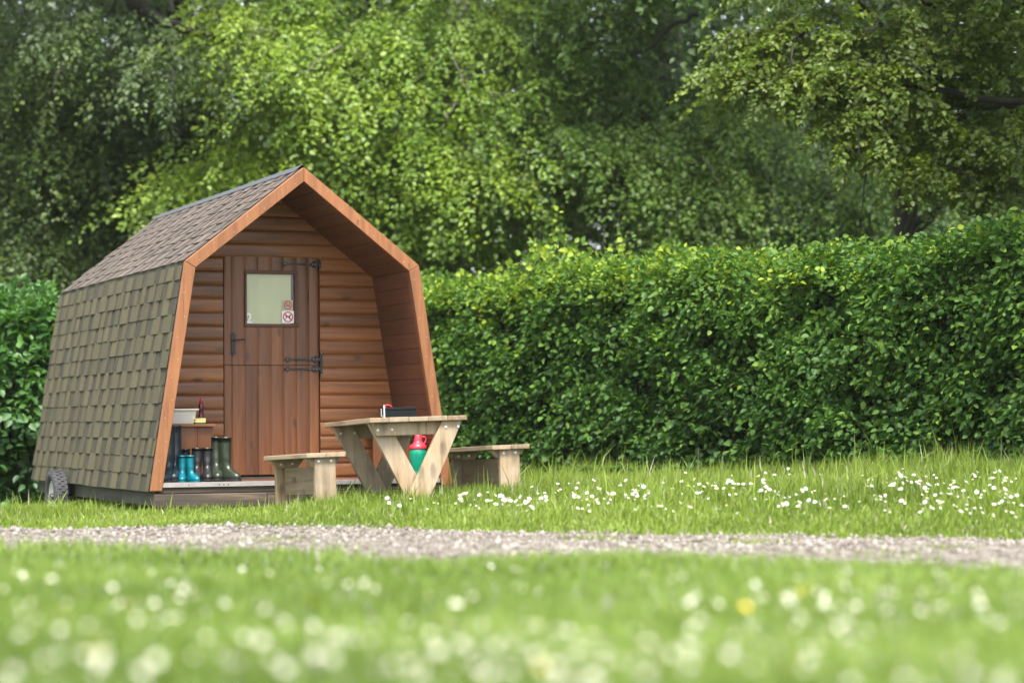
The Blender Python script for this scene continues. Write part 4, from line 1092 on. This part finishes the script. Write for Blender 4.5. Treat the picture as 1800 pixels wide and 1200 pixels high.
# oak on the right, nearer
B = (4.62, 27.2); bs = []; lb = []
spec = [(1300, 120, 23.6, .22, .14, .3, 34, -.9, (.5, 1)), (1350, 85, 23.6, .4, .35, .4, 70, -.6, (.4, 1)), (1420, 60, 23.6, .5, .4, .5, 90, -.4, (.3, 1)), (1400, 140, 23.4, .45, .25, .4, 80, -.4, (.4, 1)), (1480, 130, 23.3, .45, .3, .4, 90, -.2, (.4, 1)), (1530, 60, 23.5, .5, .4, .5, 90, 0, (.3, .95)),
        (1560, 160, 23.3, .45, .28, .4, 80, 0, (.35, 1)), (1500, 215, 23.2, .25, .2, .3, 45, -.1, (.4, 1)), (1540, 250, 23.2, .16, .22, .2, 34, 0, (.4, 1)), (1620, 80, 23.6, .5, .45, .5, 80, .1, (.2, .8)), (1700, 50, 23.7, .5, .4, .5, 80, .1, (.15, .7)), (1650, 160, 24.0, .5, .3, .4, 60, .1, (.1, .6)),
        (1770, 70, 23.6, .5, .5, .5, 70, .2, (.1, .7)), (1660, 240, 23.5, .35, .25, .35, 60, .1, (.2, .8)), (1640, 305, 23.3, .28, .18, .3, 50, -.1, (.3, .85)), (1720, 260, 23.6, .4, .3, .4, 60, .1, (.15, .7)), (1780, 300, 23.4, .35, .35, .4, 60, .1, (.15, .7)), (1710, 330, 23.6, .3, .2, .3, 45, 0, (.15, .7)), (1800, 190, 24.2, .5, .5, .5, 60, .1, (.05, .5)),
        (1420, -60, 23.6, .8, .5, .7, 110, -.3, (.3, .9)), (1600, -80, 23.5, .9, .5, .8, 120, 0, (.2, .8)), (1780, -60, 23.6, .9, .6, .8, 110, .2, (.1, .7)), (1550, -230, 24, 1.4, .6, 1.3, 150, 0, (.2, .8)), (1850, -220, 23.5, 1.4, .6, 1.4, 150, 0, (.2, .8)),
        (1950, 100, 22.5, .9, 1.2, 1.2, 170, .2, (.1, .7)), (2050, -120, 20.5, 1.2, 1.0, 1.5, 200, .2, (.1, .7)), (1800, 150, 26.3, 1.0, 1.2, .7, 130, 0, (0, .5))]
for (px, py, Y, rx, rz, ry, n_, lat, rd) in spec:
    bs.append(bough(px, py, Y, rx, rz, ry, n_, lat, leaf=.058, nl=50, Ls=.46, down=.25, rnd=rd, jit=.6)); lb.append(limb_to(B, max(2.6, min(7, at(px, py, Y)[2] - .3)), at(px, py, Y + .1), .05, .008, .1))
for (x_, y_, z_, rx, rz, ry, n_) in ((4.6, 20.6, 6.0, 1.3, .7, 1.2, 130), (5.2, 18.6, 5.6, 1.2, .7, 1.2, 130), (4.2, 17.4, 5.4, .8, .5, .8, 90), (5.2, 16.4, 5.0, 1.0, .6, 1.0, 120), (5.8, 21, 8, 2.2, 1.0, 2.0, 160)):  # unseen boughs overhead, added to shade the right end of the hedge
    b_ = bough(900, 600, 20, rx, rz, ry, n_, 0, leaf=.085, nl=30, Ls=.55, down=.25, rnd=(.1, .7), jit=.6); b_[0] = b_[0] - at(900, 600, 20) + np.array([x_, y_, z_]); bs.append(b_); lb.append(limb_to(B, 5.2, (x_, y_, z_), .09, .012, .5))
lb += [([at(1830, 185, 23.2), at(1700, 172, 23.2), at(1600, 150, 23.2), at(1480, 148, 23.2), at(1380, 135, 23.3)], [.04, .034, .028, .018, .008]), ([at(1830, 186, 23.6), at(1740, 190, 23.5), at(1640, 182, 23.4), at(1570, 170, 23.4)], [.03, .025, .02, .01])]
tree('oak_tree', 'oak tree with spreading leafy boughs over the right end of the hedge', B, ([(B[0], B[1], -.3), (B[0], B[1], 2.2), (B[0] - .05, B[1], 4.5), (B[0] + .1, B[1], 8)], [.19, .15, .13, .05]), lb, bs, M['leaf_oak'], M['bark'], six=True)

# woodland behind
m_ = 120000
P = np.stack([RNG.uniform(-15, 15, m_), RNG.uniform(37, 45, m_), 12.5 * RNG.uniform(0, 1, m_) ** 1.15 - .1], 1)
keep = (hnoise(P[:, 0] * .9, P[:, 2] * 1.1, 1.0) + RNG.normal(0, .5, m_)) > -.95
P = P[keep]; k = len(P)
w = leaves_obj('woodland', [[P, np.stack([RNG.normal(0, .6, k), RNG.normal(-.4, .5, k), RNG.normal(-.5, .4, k)], 1), np.stack([RNG.normal(0, .5, k), RNG.normal(-.7, .4, k), RNG.normal(.7, .4, k)], 1), RNG.uniform(.16, .34, k), RNG.uniform(.06, .12, k), np.clip(RNG.normal(.4, .25, k), 0, 1)]], M['leaf_far'])
w['kind'] = 'stuff'; tag(w, 'dark dense woodland behind the trees', 'woodland')

# ------------------------------------------------------------------ grass
def in_hedge(X, Y): return ((X - HA[0]) * HNO[0] + (Y - HA[1]) * HNO[1]) < -.12
def in_cabin(X, Y, mrg=.0):
    dx, dy = X - CAB[0], Y - CAB[1]; u = dx * CW + dy * CD; t_ = -dx * CD + dy * CW
    return (np.abs(u) < 1.15 + mrg) & (t_ > -.03 - mrg) & (t_ < LEN)
def grass(name, X, Y, H, label, mat, wid=.0042, young=None):
    n = len(X); Z = ground_z(X, Y)
    ang = RNG.uniform(0, 2 * PI, n); lean = np.abs(RNG.normal(0, .32, n)); la = RNG.uniform(0, 2 * PI, n)
    S = np.stack([np.cos(ang), np.sin(ang), np.zeros(n)], 1); Ld = np.stack([np.cos(la), np.sin(la), np.zeros(n)], 1)
    P = np.stack([X, Y, Z - .006], 1); h = H[:, None]; wv = (wid * RNG.uniform(.7, 1.35, n))[:, None]; ln = lean[:, None]
    up_ = np.array([0, 0, 1.0])
    mid = P + up_ * h * .58 + Ld * h * ln * .35; tip = P + up_ * h * (1 - .25 * ln) + Ld * h * ln * 1.1
    V = np.stack([P - S * wv * .8, P + S * wv * .8, mid + S * wv, mid - S * wv, tip], 1).reshape(-1, 3)
    f = (np.arange(n)[:, None] * 5 + np.array([0, 1, 2, 3, 3, 2, 4])[None]).ravel()
    patch = .5 + .22 * hnoise(X * .8, Y * .8) + RNG.normal(0, .2, n)
    r = np.clip(patch * .85, 0, .9); r = np.where(RNG.uniform(0, 1, n) < .025, 1.0, r)
    o = np_mesh(name, V, f, np.tile([4, 3], n), np.repeat(r, 2), mat)
    o['kind'] = 'stuff'; return tag(o, label, 'grass')
# beyond the path
n = 330000
Y = RNG.uniform(13.2, 26.5, n) ; X = RNG.uniform(-1, 1, n) * (.235 * Y + .25)
pf = path_far(X)
dens = np.clip(1.15 - .06 * (Y - 14), .35, 1)
k = (Y > pf + RNG.normal(0, .14, n)) & ~in_hedge(X, Y) & ~in_cabin(X, Y) & (RNG.uniform(0, 1, n) < dens)
X, Y = X[k], Y[k]; n = len(X)
tall = sstep(.0, 2.6, Y - path_far(X))
leftness = 1 - sstep(-2.6, -1.2, X)
H = (.045 + tall * (.125 - .08 * leftness)) * RNG.uniform(.55, 1.2, n) * (1 + .22 * hnoise(X * 1.1, Y * 1.1))
hd = -((X - HA[0]) * HNO[0] + (Y - HA[1]) * HNO[1]); H *= 1 + .55 * (1 - sstep(.15, .9, -hd))
H *= 1 - .45 * np.exp(-((X + 2.05) / .55) ** 4) * sstep(15.2, 16.2, Y)
tuft = np.exp(-(((X + 2.35) / .25) ** 2 + ((Y - 17.75) / .25) ** 2)); H *= 1 + .6 * tuft + .9 * np.exp(-(((X + 3.75) / .6) ** 2 + ((Y - 19.4) / .7) ** 2))
H *= np.where(RNG.uniform(0, 1, n) < .03, 1.7, 1.0)
grass('grass', X, Y, H, 'unmown green lawn grass between the path, the cabin and the hedge', M['grass_mid'])
# this side of the path
n = 110000
Y = RNG.uniform(2.9, 12.0, n) ; X = RNG.uniform(-1, 1, n) * (.235 * Y + .2)
k = (Y < path_near(X) + RNG.normal(0, .17, n) + .22 * hnoise(X * 2.2, X * .7))
X, Y = X[k], Y[k]; n = len(X)
H = RNG.uniform(.03, .085, n) * (1 + .45 * sstep(-1.2, 0, Y - path_near(X))) * (1 + .3 * hnoise(X * 1.3, Y * 1.3))
grass('grass', X, Y, H, 'short green lawn grass on the near side of the gravel path', M['grass_near'], .004)
# stray tufts on the gravel
tx = [(1045, 950), (690, 1000), (1560, 985), (1640, 975), (480, 955), (1320, 955)]
Xs, Ys = [], []
for px, py in tx:
    Yg = .66 * F / (py - 750); c = at(px, py, Yg); q = 240
    Xs.append(c[0] + RNG.normal(0, .12, q)); Ys.append(Yg + RNG.normal(0, .14, q))
X = np.concatenate(Xs); Y = np.concatenate(Ys)
grass('grass', X, Y, RNG.uniform(.02, .05, len(X)), 'small stray grass tufts growing in the gravel path', M['grass_mid'])

# ------------------------------------------------------------------ daisies and buttercups
def flower_mesh(name, rad, h, petals, mats, cup=0.0):
    m = MB()
    m.mi = 2; m.tube([(0, 0, -h - .01), (.004, 0, -h * .5), (0, 0, -.002)], .0011, 5)
    m.mi = 0
    for k in range(petals):
        a = 2 * PI * k / petals; w = PI / petals * .92
        r0, r1 = rad * .25, rad * random.uniform(.92, 1.05); up_ = rad * (.12 + cup) * random.uniform(.6, 1.3)
        def pt(r, da, z): return (r * math.cos(a + da), r * math.sin(a + da), z)
        m._add([pt(r0, 0, 0), pt(r1 * .75, -w, up_ * .6), pt(r1, -w * .4, up_), pt(r1, w * .4, up_), pt(r1 * .75, w, up_ * .6)], [(0, 1, 2, 3, 4)], .5)
    m.mi = 1; m.smooth = True; m.lathe([(rad * .33, .0), (rad * .30, rad * .12), (rad * .15, rad * .2)], n=10, rnd=.5, cap0=True, cap1=True)
    o = m.build(name, mats); return o
def drop(px, py, h):
    """where a flower head of height h over the lawn meets a line of sight"""
    Y = 3.0; best = None
    while Y < 24:
        p = at(px, py, Y)
        if p[2] <= float(ground_z(p[0], p[1])) + h: return p
        Y += .02
    return None
fl = np.random.default_rng(21)
daisies = []
proto = [flower_mesh('daisy', .0135, .10, 15, [M['petal'], M['pollen'], M['stem']]), flower_mesh('daisy', .0145, .10, 13, [M['petal'], M['pollen'], M['stem']], .25), flower_mesh('daisy', .0135, .10, 16, [M['petal'], M['pollen'], M['stem']])]
used = [False] * 3
def put(k, p, label, group, sc):
    o = proto[k] if not used[k] else proto[k].copy()
    if used[k]: COL.objects.link(o)
    used[k] = True
    o.location = p; o.rotation_euler = (fl.normal(.6, .3), fl.normal(0, .3), fl.normal(0, .7)); s = sc * fl.uniform(.85, 1.2); o.scale = (s, s, s)
    tag(o, label, 'daisy', group); daisies.append(o)
LF = ('white daisy in the lawn between the gravel path and the hedge', 'daisies beyond the gravel path')
LN = ('white daisy in the near grass this side of the gravel path', 'daisies in the near grass')
clusters = [(860, 880, 70, 14, 24), (960, 885, 60, 12, 26), (1030, 855, 60, 12, 14), (1120, 870, 60, 14, 14), (1210, 850, 60, 12, 14), (1310, 845, 60, 14, 18), (1430, 870, 60, 16, 14), (1590, 850, 40, 14, 20), (1660, 870, 60, 18, 14), (1760, 850, 40, 20, 16), (1500, 900, 120, 20, 9), (1180, 905, 150, 16, 8), (700, 888, 60, 14, 9), (560, 885, 60, 14, 4), (330, 897, 60, 8, 3)]
for cx, cy, sx, sy, num in clusters:
    for i in range(num):
        p = drop(fl.normal(cx, sx * .7), fl.normal(cy, sy * .9), fl.uniform(.12, .20))
        if p is not None and 13.4 < p[1] < 23 and p[1] > path_far(p[0]) + .15 and not in_cabin(p[0], p[1], .15) and not in_hedge(p[0], p[1]): put(int(fl.integers(3)), p, *LF, .95)
nd_far = len(daisies)
near_list = [(40, 1010), (55, 1060), (120, 1060), (105, 1105), (50, 1105), (150, 1150), (175, 1165), (210, 1060), (240, 1085), (270, 1060), (300, 1025), (310, 1085), (345, 1045), (395, 1060), (425, 1000), (430, 1120), (415, 1165), (500, 1175), (560, 1150), (590, 1120), (640, 1025), (575, 1025), (670, 1165), (690, 1170), (780, 1090), (790, 1100), (800, 1060), (810, 1130), (870, 1135), (905, 1000), (940, 1150), (960, 1165), (1000, 1110), (985, 1175), (1060, 1165), (1130, 1160), (1150, 1165), (1210, 1060), (1230, 1090), (1260, 1060), (1290, 1140), (1340, 1050), (1375, 1045), (1390, 1060), (1450, 1060), (1460, 1075), (1475, 1065), (1490, 1095), (1560, 1040), (1570, 1065), (1640, 1080), (1720, 1045), (1735, 1080), (1780, 1050), (1180, 1150), (1040, 1190), (1400, 1100), (1500, 1150), (1620, 1040), (250, 1180), (20, 1180), (730, 1195), (860, 1185), (1280, 1150), (905, 1130)]
for px, py in near_list:
    for j in range(2):
        p = drop(px + fl.normal(0, 45) * j, py + fl.normal(0, 22) * j, fl.uniform(.06, .10))
        if p is not None and p[1] < path_near(p[0]) - .05: put(int(fl.integers(3)), p, *LN, .68)
# the many smaller daisies that nobody could count
def flower_field(name, label, pts, rad):
    m = MB()
    for p in pts:
        r = rad * fl.uniform(.7, 1.2); tx_, ty_ = fl.normal(0, .25), fl.normal(-.55, .25); n_ = 9
        c = Vector(p); nrm_ = Vector((tx_, ty_, 1)).normalized(); a = nrm_.cross(Vector((1, .1, 0))).normalized(); b = nrm_.cross(a)
        m.mi = 0
        for k in range(n_):
            t0, t1 = 2 * PI * (k + .08) / n_, 2 * PI * (k + .92) / n_; rr = r * fl.uniform(.85, 1.1)
            f_ = lambda t, q, h: tuple(c + (a * math.cos(t) + b * math.sin(t)) * q + nrm_ * h)
            m._add([f_((t0 + t1) / 2, r * .2, 0), f_(t0, rr * .8, r * .1), f_((t0 + t1) / 2, rr, r * .15), f_(t1, rr * .8, r * .1)], [(0, 1, 2, 3)], .5)
        m.mi = 1; m._add([tuple(c + (a * math.cos(2 * PI * k / 8) + b * math.sin(2 * PI * k / 8)) * r * .3 + nrm_ * r * .15) for k in range(8)], [tuple(range(8))], .5)
        m.mi = 2; m.tube([c, c + Vector((.004, 0, -.06)), c + Vector((0, .004, -.13))], .001, 4)
    o = m.build(name, [M['petal'], M['pollen'], M['stem']]); o['kind'] = 'stuff'; tag(o, label, 'daisies')
pts = []
while len(pts) < 150:
    p = drop(fl.uniform(-20, 1820), fl.uniform(985, 1215), fl.uniform(.05, .10))
    if p is not None and p[1] < path_near(p[0]) - .1 and hnoise(np.array(p[0] * 1.1), np.array(p[1] * .9)) > fl.normal(-.1, .4): pts.append(p)
flower_field('daisies', 'scattering of tiny daisies all over the near grass', pts, .0068)
pts = []
while len(pts) < 260:
    p = drop(fl.uniform(640, 1820), fl.uniform(830, 925), fl.uniform(.10, .17))
    if p is not None and 13.6 < p[1] < 23 and p[1] > path_far(p[0]) + .2 and not in_cabin(p[0], p[1], .2) and not in_hedge(p[0], p[1]) and hnoise(np.array(p[0] * 1.3), np.array(p[1] * 1.3)) > fl.normal(-.3, .5): pts.append(p)
flower_field('daisies', 'scattering of tiny daisies in the lawn below the hedge', pts, .0085)
bc = None
for px, py in ((550, 1058), (112, 1082), (225, 1065), (165, 1148), (1420, 1035), (1405, 1042), (1390, 1168), (170, 1140), (950, 1172), (1310, 1068)):
    p = drop(px, py, .09)
    if p is None: continue
    if bc is None: bc = flower_mesh('buttercup', .0115, .10, 5, [M['buttercup'], M['pollen'], M['stem']], .35); o = bc
    else: o = bc.copy(); COL.objects.link(o)
    o.location = p; o.rotation_euler = (fl.normal(.3, .2), fl.normal(0, .2), fl.uniform(0, 6)); tag(o, 'yellow buttercup among the daisies in the near grass', 'buttercup', 'buttercups in the near grass')
print('daisies', nd_far, len(daisies))

# ------------------------------------------------------------------ faint fill haze added to lift the dark tones
hz_ = MB(); hz_.box(-420, 420, -420, 640, -1.6, 16, .5); m_, nt, out = new_mat('fill haze')
pv = nt.nodes.new('ShaderNodeVolumePrincipled'); pv.inputs['Color'].default_value = (.95, .97, .93, 1); pv.inputs['Density'].default_value = .0002; pv.inputs['Anisotropy'].default_value = 0.0
nt.links.new(pv.outputs[0], out.inputs['Volume'])
hzo = hz_.build('haze', m_); hzo['kind'] = 'stuff'; tag(hzo, 'faint pale haze added over the scene to lift its dark tones', 'haze')
# ------------------------------------------------------------------ light, sky, camera
SUN_EL, SUN_AZ = R(62), R(182)          # azimuth clockwise from +Y: high, behind the camera
w = bpy.data.worlds.new('World'); SC.world = w; w.use_nodes = True; nt = w.node_tree
bg = nt.nodes['Background']; sky = nt.nodes.new('ShaderNodeTexSky'); sky.sky_type = 'NISHITA'; sky.sun_disc = False
sky.sun_elevation = SUN_EL; sky.sun_rotation = SUN_AZ; sky.dust_density = 2.5; sky.air_density = 1.0
hz = nt.nodes.new('ShaderNodeHueSaturation'); hz.inputs['Saturation'].default_value = .45   # thin cloud
nt.links.new(sky.outputs[0], hz.inputs['Color']); nt.links.new(hz.outputs[0], bg.inputs[0]); bg.inputs[1].default_value = .15
sl_ = bpy.data.lights.new('sun', 'SUN'); sl_.energy = 3.1; sl_.angle = R(16); sl_.color = (1, .965, .90)
so_ = bpy.data.objects.new('sun', sl_); COL.objects.link(so_)
sd = Vector((math.sin(SUN_AZ) * math.cos(SUN_EL), math.cos(SUN_AZ) * math.cos(SUN_EL), math.sin(SUN_EL)))
so_.rotation_euler = (-sd).to_track_quat('-Z', 'Y').to_euler(); so_.location = sd * 60

cd = bpy.data.cameras.new('camera'); co = bpy.data.objects.new('camera', cd); COL.objects.link(co)
cd.sensor_width = 36; cd.lens = F / 1800 * 36; cd.clip_start = .1; cd.clip_end = 2000
co.location = (0, 0, CAM_Z); co.rotation_euler = (R(90) + PITCH, 0, 0)
cd.dof.use_dof = True; cd.dof.focus_distance = 18.4; cd.dof.aperture_fstop = 1.3
SC.camera = co
SC.view_settings.view_transform = 'Standard'; SC.view_settings.look = 'None'
SC.view_settings.exposure = 1.72; SC.view_settings.gamma = 1
SC.cycles.use_denoising = True
SC.cycles.max_bounces = 7; SC.cycles.diffuse_bounces = 4; SC.cycles.transmission_bounces = 5; SC.cycles.transparent_max_bounces = 8
SC.cycles.sample_clamp_indirect = 6
